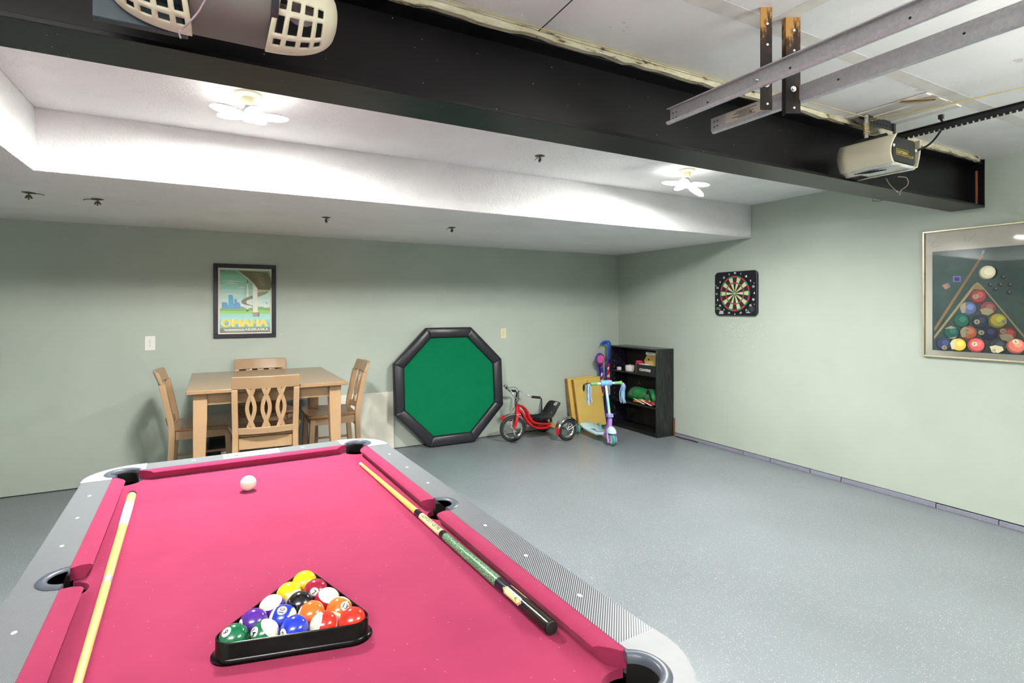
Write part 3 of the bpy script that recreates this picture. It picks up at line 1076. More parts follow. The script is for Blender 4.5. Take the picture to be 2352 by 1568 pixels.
# ---------------------------------------------------------------- wall things (local x right, y up, z out of wall)
RB_ = (radians(90), 0, 0)
RR_ = (radians(90), 0, radians(-90))
def outlet(name, label, x, z, w, h, col):
    o = thing(name, label, 'outlet', (x, YB, z), RB_, 'wall outlets on the back wall')
    m = mat('outlet_' + str(col[0]), rgb(*col), .35, var=.03)
    MB().prism(rrect(-w / 2, w / 2, -h / 2, h / 2, .004), 0, .005).build('cover_plate', m, o, bevel=.0015)
    for sy in (-1, 1):
        b = MB(); b.prism([(p[0], p[1]) for p in circ(0, sy * h * .17, w * .235, 20, w * .21)], .005, .0065)
        b.mat(1)
        for sx in (-1, 1): b.cbox((sx * w * .085, sy * h * .17 + .004, .0066), (.0022, .008, .0006))
        b.prism(circ(0, sy * h * .17 - .007, .0028, 10), .0065, .0069)
        b.build('socket', [m, M_ink], o)
    MB().prism(circ(0, 0, .003, 10), .005, .006).build('screw', M_chrome, o)
    return o
outlet('wall_outlet', 'white double wall outlet between the poster and the left chair', -.477, 1.155, .075, .121, (236, 236, 226))
outlet('wall_outlet', 'ivory double wall outlet above the red tricycle', 2.912, 1.165, .072, .118, (222, 216, 176))

# poster
PW, PH = .512, .667
po = thing('framed_poster', 'travel poster in a black frame reading OMAHA NEBRASKA above the dining table', 'poster', (.250, YB, 1.5175), RB_)
fw_ = .036
b = MB()
for (x0, x1, y0, y1) in ((-PW / 2, PW / 2, PH / 2 - fw_, PH / 2), (-PW / 2, PW / 2, -PH / 2, -PH / 2 + fw_)):
    b.prism([(x0, y0 if y0 > 0 else y0), (x1, y0), (x1 - (fw_ if y0 < 0 else 0) * 0, y1), (x0, y1)], 0, .022)
for (x0, x1) in ((-PW / 2, -PW / 2 + fw_), (PW / 2 - fw_, PW / 2)):
    b.box(x0, x1, -PH / 2 + fw_, PH / 2 - fw_, 0, .022)
b.build('frame', mat('black_frame_paint', rgb(28, 26, 42), .35), po, bevel=.003)
iw, ih = PW - 2 * fw_, PH - 2 * fw_
art = MB()
cols = {}
PM = []
def pc(name, r, g, b_):
    if name not in cols:
        r, g, b_ = (min(255, int(c_ * .94 + 26)) for c_ in (r, g, b_))
        cols[name] = len(PM); PM.append(mat('print_' + name, rgb(r, g, b_), .45, var=.02))
    return cols[name]
Lz = [.0040]
def lay(pts, name, c, b=art, fx=None):
    b.mat(pc(name, *c)); Lz[0] += .00012
    b.poly([fx(p) for p in pts] if fx else pts, Lz[0])
# picture coords from the zoomed photo: inner paper spans x 240..1240, y 185..1415
def pxy(p):
    return ((p[0] - 740) / 1000 * iw, -(p[1] - 800) / 1230 * ih)
def L_(pts, name, c): lay(pts, name, c, fx=pxy)
art.mat(pc('paper', 222, 220, 200)); art.box(-iw / 2, iw / 2, -ih / 2, ih / 2, .001, .004)
sky = [(110, 170, 130), (120, 185, 150), (130, 195, 165), (145, 205, 182), (165, 212, 195), (185, 220, 208), (200, 226, 216), (212, 230, 222)]
for i, c in enumerate(sky):
    y0 = 222 + i * 90
    L_([(275, y0), (1205, y0), (1205, y0 + 92), (275, y0 + 92)], 'sky%d' % i, c)
for yy, x0, x1 in ((430, 275, 660), (470, 300, 640), (545, 560, 800), (600, 640, 1000), (670, 275, 640), (690, 900, 1200)):
    L_([(x0, yy), ((x0 + x1) / 2, yy - 14), (x1, yy + 8), ((x0 + x1) / 2, yy + 10)], 'cloud', (205, 218, 196))
SKL = [(305, 935), (305, 835), (330, 822), (405, 828), (412, 870), (428, 872), (428, 690), (470, 680), (505, 690), (518, 760), (522, 850), (535, 850), (535, 765), (580, 760), (585, 825), (625, 825), (640, 860), (655, 905), (720, 915), (720, 950), (305, 950)]
L_(SKL, 'skyline', (96, 150, 200))
L_([(428, 690), (470, 680), (505, 690), (518, 760), (522, 910), (430, 910)], 'tower', (86, 168, 206))
L_([(275, 935), (420, 940), (560, 950), (660, 925), (800, 935), (900, 915), (1000, 905), (1060, 905), (1100, 925), (1205, 920), (1205, 1045), (275, 1045)], 'bank_dark', (120, 168, 96))
L_([(275, 985), (420, 980), (600, 990), (800, 985), (1000, 965), (1205, 985), (1205, 1045), (275, 1045)], 'bank_light', (144, 202, 96))
wat = [(150, 208, 200), (160, 214, 206), (140, 200, 200), (122, 186, 192), (112, 176, 186)]
for i, c in enumerate(wat):
    y0 = 1040 + i * 54
    L_([(275, y0), (1205, y0), (1205, y0 + 56), (275, y0 + 56)], 'water%d' % i, c)
# far pylon, stay cables, near pylon, deck
for k in range(6):
    L_([(800 + k * 12, 440), (803 + k * 12, 440), (800 + k * 13, 700), (797 + k * 13, 700)], 'cable', (150, 180, 170))
    L_([(765 - k * 3, 480), (768 - k * 3, 480), (752 - k * 10, 720), (749 - k * 10, 720)], 'cable', (150, 180, 170))
L_([(770, 405), (785, 405), (797, 690), (797, 960), (765, 960), (765, 690)], 'pylon', (226, 224, 206))
L_([(770, 405), (785, 405), (785, 470), (770, 470)], 'pylon_cap', (76, 72, 50))
L_([(758, 958), (800, 958), (800, 998), (758, 998)], 'pier_dark', (96, 96, 90))
deck = [(875, 690), (800, 720), (720, 750), (670, 790), (662, 820), (690, 850), (760, 870), (850, 890), (880, 905), (880, 885), (820, 868), (770, 850), (750, 820), (765, 790), (820, 765), (880, 752)]
L_(deck, 'deck_grey', (122, 126, 100))
L_([(880, 480), (965, 560), (972, 1015), (880, 1015)], 'pylon', (226, 224, 206))
L_([(875, 1012), (975, 1012), (975, 1095), (880, 1095)], 'pier', (150, 144, 118))
L_([(975, 1012), (1005, 1018), (1005, 1090), (975, 1095)], 'pier_side', (118, 114, 96))
L_([(585, 230), (1155, 248), (1200, 330), (1230, 450), (1222, 540), (1190, 610), (1100, 670), (972, 718), (972, 570), (900, 480), (780, 370)], 'deck_dark', (86, 86, 56))
L_([(972, 580), (1215, 585), (1190, 610), (1100, 625), (972, 636)], 'deck_pale', (170, 166, 116))
L_([(972, 636), (1150, 622), (1080, 680), (972, 718)], 'deck_mid', (122, 126, 100))
for i, (yy, x0, x1) in enumerate(((280, 790, 1090), (325, 860, 1100), (365, 910, 1130), (400, 920, 1120), (432, 920, 1140), (465, 940, 1150), (495, 960, 1170))):
    L_([(x0, yy), ((x0 + x1) / 2, yy - 8), (x1, yy + 3), ((x0 + x1) / 2, yy + 6)], 'deck_line', (150, 140, 76))
L_([(1155, 248), (1168, 250), (1212, 330), (1240, 450), (1230, 545), (1190, 612), (1222, 540), (1230, 450), (1200, 330)], 'deck_edge', (140, 128, 50))
L_([(578, 228), (592, 228), (790, 366), (905, 474), (975, 566), (968, 574), (898, 486), (775, 376)], 'deck_rim', (210, 204, 170))
L_([(1118, 802), (1140, 815), (1150, 840), (1175, 850), (1150, 858), (1135, 838)], 'bird', (110, 150, 160))
L_([(275, 1305), (1205, 1305), (1205, 1385), (275, 1385)], 'band', (108, 112, 96))
for k, yy in enumerate((1322, 1337, 1352)):
    L_([(332 + k * 14, yy), (725, yy), (725, yy + 8), (340 + k * 14, yy + 8)], 'ink_white', (232, 234, 226))
Lz[0] += .0002
def ptxt(s, xc, yc, hgt, width, name, c, bold=0.0, dx=0, dz=0):
    art.mat(pc(name, *c)); p = pxy((xc + dx, yc))
    art.text(s, hgt / 1230 * ih, T(p[0], p[1], Lz[0] + dz), bold=bold, width=width / 1000 * iw)
for k, dx in enumerate((-24, -16, -8)):
    ptxt('OMAHA', 740, 1212, 150, 846, 'letter_pale', (240, 234, 196), 0, dx, .00004 * k)
for k, dx in enumerate((-12, -4, 4, 12)):
    ptxt('OMAHA', 740, 1212, 147, 840, 'letter_yellow', (232, 206, 70), 0, dx, .0002 + .00004 * k)
for k, dx in enumerate((-3, 3)): ptxt('NEBRASKA', 960, 1335, 46, 430, 'ink_white', (232, 234, 226), 0, dx, .00004 * k)
ptxt('BOB KERREY', 420, 240, 20, 275, 'ink_teal', (40, 100, 90), .01)
ptxt('PEDESTRIAN BRIDGE', 435, 268, 14, 310, 'ink_teal', (40, 100, 90), .0)
art.build('print', PM, po, fix=False, flat=True)

# big picture of a racked table on the right wall
GZ0, GZ1, GY0, GY1 = 1.098, 2.013, 2.058, 1.00
gw, gh = GY0 - GY1, GZ1 - GZ0
gp_ = thing('framed_picture', 'large cream matted picture of racked pool balls with thin gold frame', 'picture', (XR, (GY0 + GY1) / 2, (GZ0 + GZ1) / 2), RR_)
gp_.rotation_euler = (radians(90), 0, radians(-90))
b = MB()
for (x0, x1, y0, y1) in ((-gw / 2, gw / 2, gh / 2 - .012, gh / 2), (-gw / 2, gw / 2, -gh / 2, -gh / 2 + .012), (-gw / 2, -gw / 2 + .012, -gh / 2 + .012, gh / 2 - .012), (gw / 2 - .012, gw / 2, -gh / 2 + .012, gh / 2 - .012)):
    b.box(x0, x1, y0, y1, 0, .024)
b.build('frame', mat('pale_gold_frame', rgb(206, 200, 170), .3, .4), gp_, bevel=.002)
b = MB(); b.box(-gw / 2 + .012, gw / 2 - .012, -gh / 2 + .012, gh / 2 - .012, .002, .012)
def squig(pts): 
    b.mat(1).tube([(p[0], p[1], .0123) for p in pts], .0006, 4)
gx = lambda Y: (GY0 + GY1) / 2 - Y          # world Y to local x
gy = lambda Z: Z - (GZ0 + GZ1) / 2
squig([(gx(1.99), gy(1.935)), (gx(2.005), gy(1.915)), (gx(1.995), gy(1.895)), (gx(1.955), gy(1.905))])
squig([(gx(1.80), gy(1.955)), (gx(1.805), gy(1.92)), (gx(1.785), gy(1.915)), (gx(1.74), gy(1.965))])
b.build('mat_board', [mat('cream_mat_board', rgb(236, 234, 216), .55, var=.02), mat('pencil_line', rgb(130, 110, 90), .6)], gp_)
ix0, ix1, iy0, iy1 = gx(1.999), gx(1.06), gy(1.148), gy(1.862)
pic = MB(); QM = []; qcols = {}
def qc(name, c, rough=.5):
    if name not in qcols:
        qcols[name] = len(QM); QM.append(mat('picture_' + name, rgb(*c), rough, var=.04, scale=12))
    return qcols[name]
qz = [.0125]
def Q(pts, name, c):
    qz[0] += .00010; pic.mat(qc(name, c)); pic.poly([(max(ix0, min(ix1, p[0])), max(iy0, min(iy1, p[1]))) for p in pts], qz[0])
t = NT('picture_baize'); nz = t.noise(3, 4); t.color(t.ramp(nz, [(0.3, rgb(50, 78, 76)), (0.7, rgb(88, 120, 114))])); t.set(.5)  # paler ramp, haze of the glass reflection painted into the baize
QM.append(t.m); qcols['baize'] = 0
pic.mat(0); pic.poly([(ix0, iy0), (ix1, iy0), (ix1, iy1), (ix0, iy1)], qz[0])
# photo pixel to local, via the measured corners of the print (crop 4.48x at 2100,500)
import_px = None
def ppx(cx, cy):
    x = 2100 + cx / 4.48; y = 500 + cy / 4.48
    # ray to plane X = XR
    fx_ = (x - 1176) / F_PX; fy_ = (HORIZON - y) / F_PX
    ya = radians(28.73)
    dx = sin(ya) + fx_ * cos(ya); dy = cos(ya) - fx_ * sin(ya)
    tt = (XR - .012) / dx
    return (gx(dy * tt), gy(1.45 + fy_ * tt))
def QP(pts, name, c): Q([ppx(*p) for p in pts], name, c)
QP([(205, 1130), (690, 380), (712, 392), (225, 1150), (205, 1165)], 'cue_wood', (170, 138, 96))
QP([(700, 335), (730, 335), (705, 385), (690, 378)], 'cue_tip', (150, 170, 190))
QP([(398, 600), (480, 600), (478, 660), (400, 658)], 'chalk_blue', (140, 160, 220)); QP([(412, 612), (468, 612), (466, 652), (414, 650)], 'chalk_violet', (90, 70, 160))
QP([(285, 695), (345, 668), (374, 712), (322, 738)], 'chalk_orange', (220, 160, 130)); QP([(325, 676), (350, 668), (374, 712), (352, 716)], 'chalk_blue', (140, 160, 220))
QP([(205, 1250), (205, 1215), (610, 690), (650, 662), (690, 690), (1160, 1240), (1160, 1275), (700, 720), (650, 700), (625, 715)], 'rack_wood', (196, 178, 130))
QP([(600, 735), (620, 700), (655, 690), (690, 705), (720, 745), (655, 735)], 'rack_wood2', (180, 160, 112))
for (cx_, cy_) in ((915, 610), (780, 690), (885, 690), (985, 690), (835, 735), (975, 768)):
    p = ppx(cx_, cy_); Q(circ(p[0], p[1], .013, 18), 'dim_ball', (64, 60, 60)); Q(circ(p[0] + .003, p[1] + .004, .006, 14), 'dim_ball2', (150, 146, 140))
# chalk-dust streak
QP([(880, 770), (910, 770), (1160, 900), (1160, 930), (1000, 850)], 'streak', (88, 104, 96))
PB = [(655, 810, 'red7', (178, 70, 72), 0, '7', (635, 810)), (555, 935, 'blue10', (104, 124, 176), 1, None, None), (755, 935, 'brown15', (150, 84, 80), 2, None, None), (480, 1060, 'green6', (30, 110, 90), 0, None, None), (675, 1070, 'navy8', (40, 50, 70), 0, '8', (648, 1070)), (860, 1060, 'yellow1', (206, 190, 70), 0, '1', (925, 1070)), (380, 1180, 'green14', (30, 104, 90), 3, None, None), (560, 1185, 'orange13', (206, 106, 66), 1, '13', (548, 1155)), (770, 1190, 'navy4', (48, 52, 88), 0, '4', (695, 1180)), (960, 1200, 'red11', (170, 66, 66), 2, '11', (918, 1165)), (305, 1300, 'blue2', (64, 76, 120), 0, '2', (315, 1335)), (455, 1310, 'orange9', (216, 168, 60), 1, None, None), (640, 1310, 'red3', (186, 72, 72), 0, '3', (625, 1298)), (860, 1320, 'dark12', (26, 34, 38), 2, '12', (828, 1362)), (1050, 1320, 'coral5', (184, 96, 76), 0, '5', (1050, 1275))]
for (cx_, cy_, nm, c, st, num, npos) in PB:
    p = ppx(cx_, cy_); r = .0485
    c = tuple(min(255, int(v * 1.06 + 12)) for v in c)  # lifts the ball colours, reflected haze put into the print
    d2 = tuple(int(v * .70) for v in c); d3 = tuple(min(255, int(v * 1.18 + 14)) for v in c)
    Q(circ(p[0], p[1], r, 26), nm + 'd', d2)
    Q(circ(p[0] + r * .10, p[1] + r * .10, r * .86, 26), nm, c)
    Q(circ(p[0] + r * .26, p[1] + r * .24, r * .42, 18), nm + 'l', d3)
    if st == 1:
        Q([(p[0] - r * .96, p[1] + r * .2), (p[0] - r * .7, p[1] + r * .68), (p[0] - r * .3, p[1] + r * .93), (p[0] - r * .22, p[1] + r * .2), (p[0] - r * .35, p[1] - r * .6), (p[0] - r * .75, p[1] - r * .62)], 'ivory', (206, 200, 160))
    if st == 2:
        Q([(p[0] - r * .85, p[1] - r * .1), (p[0] - r * .2, p[1] + r * .12), (p[0] + r * .55, p[1] - r * .05), (p[0] + r * .7, p[1] - r * .5), (p[0] + r * .1, p[1] - r * .95), (p[0] - r * .6, p[1] - r * .74)], 'ivory', (206, 200, 160))
    if st == 3:
        Q([(p[0] - r * .8, p[1] + r * .55), (p[0], p[1] + r * .98), (p[0] + r * .7, p[1] + r * .68), (p[0], p[1] + r * .55)], 'ivory', (206, 200, 160))
        Q([(p[0] - r * .4, p[1] - r * .85), (p[0] + r * .85, p[1] - r * .5), (p[0] + r * .4, p[1] - r * .9)], 'ivory', (206, 200, 160))
    if num:
        q = ppx(*npos); Q(circ(q[0], q[1], .0165, 20), 'ivory', (206, 200, 160))
        qz[0] += .0001; pic.mat(qc('ink', (40, 40, 38))); pic.text(num, .015, T(q[0], q[1], qz[0]) @ RZ(-20 if num in '8 13' else 8), bold=.02)
p = ppx(758, 562)
Q(circ(p[0], p[1], .046, 28), 'cue_d', (150, 146, 116)); Q(circ(p[0] + .004, p[1] + .003, .041, 28), 'cue_m', (206, 202, 168)); Q(circ(p[0] + .010, p[1] + .006, .026, 24), 'cue_l', (226, 222, 196))
po2 = pic.build('print', QM, gp_, fix=False, flat=True)
gm = NT('picture_glass')
gl = gm.n('ShaderNodeBsdfGlossy'); gl.inputs['Roughness'].default_value = .03
tr = gm.n('ShaderNodeBsdfTransparent'); fr = gm.n('ShaderNodeFresnel'); fr.inputs['IOR'].default_value = 1.45
mx = gm.n('ShaderNodeMixShader'); gm.l(fr.outputs[0], mx.inputs[0]); gm.l(tr.outputs[0], mx.inputs[1]); gm.l(gl.outputs[0], mx.inputs[2])
gm.l(mx.outputs[0], gm.t.nodes['Material Output'].inputs['Surface'])
M_glass = gm.m
MB().box(-gw / 2 + .012, gw / 2 - .012, -gh / 2 + .012, gh / 2 - .012, .0185, .0200).build('glass', M_glass, gp_)

# dart board
dz0, dz1, dy0, dy1 = 1.378, 1.822, 3.950, 3.446
db = thing('dart_board', 'black square plastic dart board with red and green rings on the right wall', 'dart board', (XR, (dy0 + dy1) / 2, (dz0 + dz1) / 2), RR_)
dw, dh = dy0 - dy1, dz1 - dz0
M_dbk = mat('navy_black_plastic', rgb(22, 24, 32), .35)
MB().prism(rrect(-dw / 2, dw / 2, -dh / 2, dh / 2, .045, 8), 0, .028).build('case', M_dbk, db, bevel=.008, seg=3)
b = MB(); b.loft([[(r * cos(a), r * sin(a), z) for r, z in ((.196, .0275), (.196, .034), (.184, .034), (.184, .0275))] for a in [2 * pi * i / 60 for i in range(60)]], closed=True)
b.build('spider_ring', M_black, db)
b = MB()
DM = [mat('dart_black', rgb(40, 42, 46), .45), mat('dart_cream', rgb(206, 196, 150), .5), mat('dart_red', rgb(206, 40, 66), .45), mat('dart_green', rgb(0, 150, 100), .45), M_whiteink]
b.mat(0).prism(circ(0, 0, .184, 40), .0275, .0300)
for k in range(20):
    a0 = 90 - 9 - 18 * k + .9; a1 = a0 + 18 - 1.8
    def secp(r0, r1, z0=.030, z1=.0325):
        return arc(0, 0, r1, a0, a1, 4) + list(reversed(arc(0, 0, r0, a0, a1, 4)))
    dark = (k % 2 == 0)
    if not dark: b.mat(1); b.prism(secp(.022, .098), .030, .0322); b.prism(secp(.112, .160), .030, .0322)
    b.mat(2 if dark else 3); b.prism(secp(.099, .111), .030, .0326); b.prism(secp(.162, .176), .030, .0326)
b.mat(3).prism(circ(0, 0, .021, 20), .030, .0328); b.mat(1).prism(circ(0, 0, .012, 16), .0328, .0331); b.mat(2).prism(circ(0, 0, .006, 12), .0331, .0334)
b.build('target_face', DM, db, sharp=30)
b = MB()
for k, n_ in enumerate([20, 1, 18, 4, 13, 6, 10, 15, 2, 17, 3, 19, 7, 16, 8, 11, 14, 9, 12, 5]):
    a = radians(90 - 18 * k); R = .207
    rx = min(.225, R)
    b.text(str(n_), .0205, T(1.08 * R * cos(a), .985 * R * sin(a), .0285), bold=.03)
for (x, y) in ((-.232, .085), (.222, .095), (-.232, -.110), (.222, -.110)):
    b.prism(circ(x, y, .004, 10), .028, .0288)
for k in range(3):
    b.cbox((-.165, -.178 - k * .012, .0285), (.055 - .012 * (k == 0), .006, .0006))
b.mat(1).cbox((-.21, -.150, .0286), (.04, .026, .0008))
b.mat(0).cbox((-.185, -.160, .0286), (.012, .006, .0008)); b.cbox((.155, -.190, .0286), (.045, .005, .0008)); b.text('M', .012, T(.155, -.175, .0286), bold=.02)
b.mat(2)
for k in range(7): b.cbox((.195, -.155, .0284), (.05, .0016, .0006), T(.195, -.155, 0) @ RZ(38) @ T(-.195, .155 + (k - 3) * .007, 0))
b.build('number_ring', [M_whiteink, mat('lcd_green', rgb(84, 110, 86), .3), mat('grey_line', rgb(110, 112, 118), .5)], db)

# ---------------------------------------------------------------- bookcase in the corner
M_ash = wood_mat('black_ash_laminate', rgb(30, 33, 33), rgb(66, 74, 72), 0.42, (4, 60, 5))
M_bkin = mat('black_laminate', rgb(22, 22, 25), .4)
BX0, BX1, BYn, BYf, BH = 4.333, 4.592, 4.545, 5.352, .993
bc = thing('bookcase', 'low black bookcase with two shelves in the corner by the right wall', 'bookcase', (BX0, (BYn + BYf) / 2, 0))
hy = (BYf - BYn) / 2; dpt = BX1 - BX0
t = NT('black_ash_side'); v = t.mapped((55, 30, 5)); nz = t.noise(1.0, 4, v, .6, .8)
t.color(t.ramp(nz, [(0.40, rgb(22, 25, 25)), (0.56, rgb(34, 39, 38)), (0.72, rgb(66, 74, 72))])); t.set(.4)
MB().box(0, dpt, -hy, -hy + .016, 0, BH - .016).build('side_panel', t.m, bc, bevel=.001)
b = MB(); b.box(0, dpt, hy - .016, hy, 0, BH - .016); b.mat(1).box(.004, dpt - .01, hy - .0168, hy - .0158, .03, BH - .02)
b.mat(2)
for zz in (.06, .14, .22, .29, .345, .40, .46, .52, .58, .64, .66, .72, .74, .80): b.prism(circ(.05, zz, .0035, 8), 0, .001, T(0, hy - .0168, 0) @ RX(90))
b.build('side_panel', [M_bkin, m_galaxy(), M_whiteink], bc, bevel=.001)
MB().box(0, dpt, -hy, hy, BH - .016, BH).build('top_panel', mat('black_top_laminate', rgb(40, 43, 42), .22), bc, bevel=.001)
MB().box(dpt - .006, dpt, -hy + .016, hy - .016, .03, BH - .016).build('back_panel', M_blackmatte, bc)
b = MB().box(.002, dpt - .006, -hy + .016, hy - .016, .028, .044); b.box(.012, .024, -hy + .016, hy - .016, 0, .028); b.build('bottom_panel', M_bkin, bc, bevel=.001)
S1, S2 = .335, .695
for z in (S1, S2): MB().box(.004, dpt - .006, -hy + .016, hy - .016, z - .018, z).build('shelf', M_bkin, bc, bevel=.001)
# contents
M_kraft = mat('kraft_cardboard', rgb(206, 176, 100), .75, var=.06)
sb = thing('shoe_box', 'open black shoe box with white lettering on the upper shelf of the bookcase', 'box', (BX0 + .012, 4.735, S2 + .0005))
b = MB(); w2, d2, h2 = .160, .20, .105
b.mat(0).box(0, .003, -w2, w2 - .05, 0, h2); b.box(0, .003, w2 - .05, w2, 0, h2 - .0); b.box(0, d2, -w2, -w2 + .003, 0, h2 * .8); b.box(0, d2, w2 - .003, w2, 0, h2); b.box(d2 - .003, d2, -w2, w2, 0, h2); b.mat(1).box(.003, d2 - .003, -w2 + .003, w2 - .003, 0, .003)
b.mat(1).box(.0031, .0041, -w2 + .003, w2 - .003, .004, h2 - .002); b.box(d2 - .0041, d2 - .0031, -w2 + .003, w2 - .003, .004, h2 - .002)
b.mat(2).text('CONVERSE', .030, T(-.0006, .01, .045) @ RZ(-90) @ RX(90), bold=.03, width=.185)
b.mat(3).box(-.0008, .0, w2 + .0005, w2 + .004, .0, h2)
b.build('box_base', [M_black, M_kraft, M_whiteink, mat('pale_pink_edge', rgb(226, 150, 160), .6)], sb)
b = MB()
lp = [(-w2, .0), (w2 - .02, .0), (w2 + .01, .055), (w2 - .03, .135), (-w2, .150)]
Ml = T(.125, 0, h2 - .02) @ RZ(-90) @ RX(78)
b.mat(0).prism([(-p[0] if False else p[0] * -1, p[1]) for p in lp], 0, .003, Ml)
b.mat(1).prism([(-w2 - .0, .125), (w2 - .06, .125), (w2 - .08, .155), (-w2, .158)], .0032, .004, Ml @ RZ(0))
b.mat(2)
for k in range(4): b.cbox((-.115 + k * .014, .142, .0046), (.009 - .003 * (k % 2), .007, .0004), Ml)
b.mat(2).prism(circ(-.095, .07, .012, 14), .0032, .0038, Ml)
b.build('lid', [M_kraft, M_whiteink, M_ink], sb)
b = MB(); b.box(.02, .09, .03, .14, h2 - .02, h2 + .002); b.build('tissue', M_whiteink, sb, bevel=.004)
b = MB(); b.lathe([(.001, 0), (.052, 0), (.055, .01), (.055, .062), (.050, .070), (.012, .072), (.011, .078), (.001, .079)], 28)
tag(b.build('white_tub', mat('white_tub_plastic', rgb(206, 202, 196), .4), None, (BX0 + .075, 5.075, S2 + .0005)), 'round white tub on the upper shelf of the bookcase', 'container')
b = MB(); b.prism(rrect(-.022, .022, -.02, .02, .006), 0, .034); b.mat(1).box(-.0225, -.0215, -.013, -.003, .01, .024); b.box(-.0225, -.0215, .004, .013, .01, .024)
tag(b.build('small_box', [M_white, mat('grey_button', rgb(120, 124, 120), .5)], None, (BX0 + .05, 5.245, S2 + .0005), bevel=.003), 'small white gadget near the left side of the upper shelf', 'gadget')
b = MB()
for k in range(14):
    b.tube([(.03 * cos(a) , .04 + .05 * sin(a), .016 + .008 * k + .004 * sin(3 * a + k)) for a in [pi * 1.3 * i / 14 - .6 for i in range(15)]], .0055, 6)
b.ell((0.01, .03, .05), (.03, .045, .05), 14, 10)
tag(b.build('pink_cap', mat('pink_mesh_cap', rgb(222, 60, 90), .7, var=.3, scale=200), None, (BX0 + .13, 4.925, S2 + .004)), 'pink knitted cap behind the shoe box', 'cap')
# duffel
du = thing('duffel_bag', 'green duffel bag with grey straps on the lower shelf of the bookcase', 'bag', (BX0 + .152, 4.80, S1 + .0005))
b = MB(); rings = []
for i in range(19):
    yy = .36 - .54 * i / 18
    f = 1 - max(0, abs(i / 18 - .5) - .36) / .14 * .45
    sagz = .012 * sin(i * 1.1)
    rings.append([(.092 * f * cos(a), yy, max(0.002, .085 * f + (.083 * f + sagz * .3) * sin(a))) for a in [2 * pi * k / 18 for k in range(18)]])
b.loft(rings)
t = NT('green_nylon'); nz = t.noise(16, 4); t.color(t.ramp(nz, [(0.35, rgb(14, 106, 48)), (0.65, rgb(34, 146, 74))])); t.set(.5); t.bump(nz, .4, .008)
b.build('body', t.m, du, sharp=80)
for yy in (.19, -.03):
    b = MB(); b.ribbon([(.0955 * cos(a), yy + .03 * (a - 1.5), .085 + .0875 * sin(a)) for a in [-.4 + i * .26 for i in range(15)]], .032, .003, (0, 1, 0)); b.build('strap', mat('grey_strap', rgb(92, 92, 96), .7), du)
b = MB(); b.ribbon(bez([(-.08, -.02, .12), (-.10, -.07, .165), (-.098, -.10, .10), (-.095, -.12, .04)], 6), .026, .003, (0, 1, 0)); b.build('strap', M_black, du)
# work gloves on the shelf
def glove(name, label, c, y0, z0, n):
    g = thing(name, label, 'glove', (BX0 + .020, y0, z0), (0, 0, 0), 'work gloves on the lower shelf')
    mm = mat(name + '_leather' + str(n), rgb(*c), .6, var=.15, scale=40)
    g.scale = (1.22, 1.22, 1.22)
    b = MB()
    b.ell((.02, 0, .022), (.030, .055, .024), 16, 8)
    for k in range(4):
        yy = .03 - k * .020
        b.tube([(.0, yy + .03, .020 + .006 * (k % 2)), (-.012, yy + .052, .026), (-.016, yy + .080 - k * .004, .020)], [.0115, .0110, .0075], 8)
    b.tube([(-.004, -.02, .034), (-.018, .015, .044), (-.018, .045, .040)], [.012, .011, .008], 8)
    b.build('glove_shell', mm, g, sharp=80)
    b = MB()
    for k in range(5): b.tube([(-.016 - .004 * (k % 2), -.04 + k * .022, .012 + .006 * k), (-.024, -.02 + k * .024, .018 + .006 * k), (-.020, .002 + k * .026, .020 + .006 * k)], .0042, 6)
    b.build('lacing', M_whiteink, g)
    b = MB(); b.lathe([(.001, .003), (.012, .003), (.014, 0)], 16, T(-.012, .0, .045) @ RY(-50)); b.build('badge', mat('tan_badge' + str(n), rgb(226, 190, 130), .6), g)
    return g
glove('ball_glove', 'orange leather glove in front of the green duffel bag', (206, 130, 52), 4.790, S1 + .001, 1)
glove('ball_glove', 'maroon leather glove beside the orange glove', (140, 52, 46), 4.672, S1 + .001, 2)
b = MB(); b.tube([(0, 0, 0), (-.012, 0, .004), (-.018, .004, .016), (-.012, .006, .028), (-.016, -.006, .034)], .0035, 6); b.prism(circ(0, 0, .008, 10), 0, .002, RY(90))
tag(b.build('brass_hook', mat('brass', rgb(190, 150, 70), .3, .8), None, (BX1 - .0085, 5.09, S1 + .19)), 'small brass hook on the back panel of the bookcase', 'hook')
# strip of wood and cord behind the bookcase
b = MB().box(-.008, .008, -.014, .0, 0, .205)
tag(b.build('wood_strip', mat('brown_stained_wood', rgb(120, 70, 42), .6), None, (4.588, 4.540, 0), (0, 0, 0), bevel=.001), 'short brown wooden strip standing behind the bookcase', 'wood strip')
b = MB().tube(bez([(4.58, 4.50, .006), (4.57, 4.40, .006), (4.583, 4.28, .006), (4.578, 4.18, .006)], 8), .005, 6)
tag(b.build('black_cord', M_blackmatte), 'short black cord on the floor beside the bookcase', 'cord')

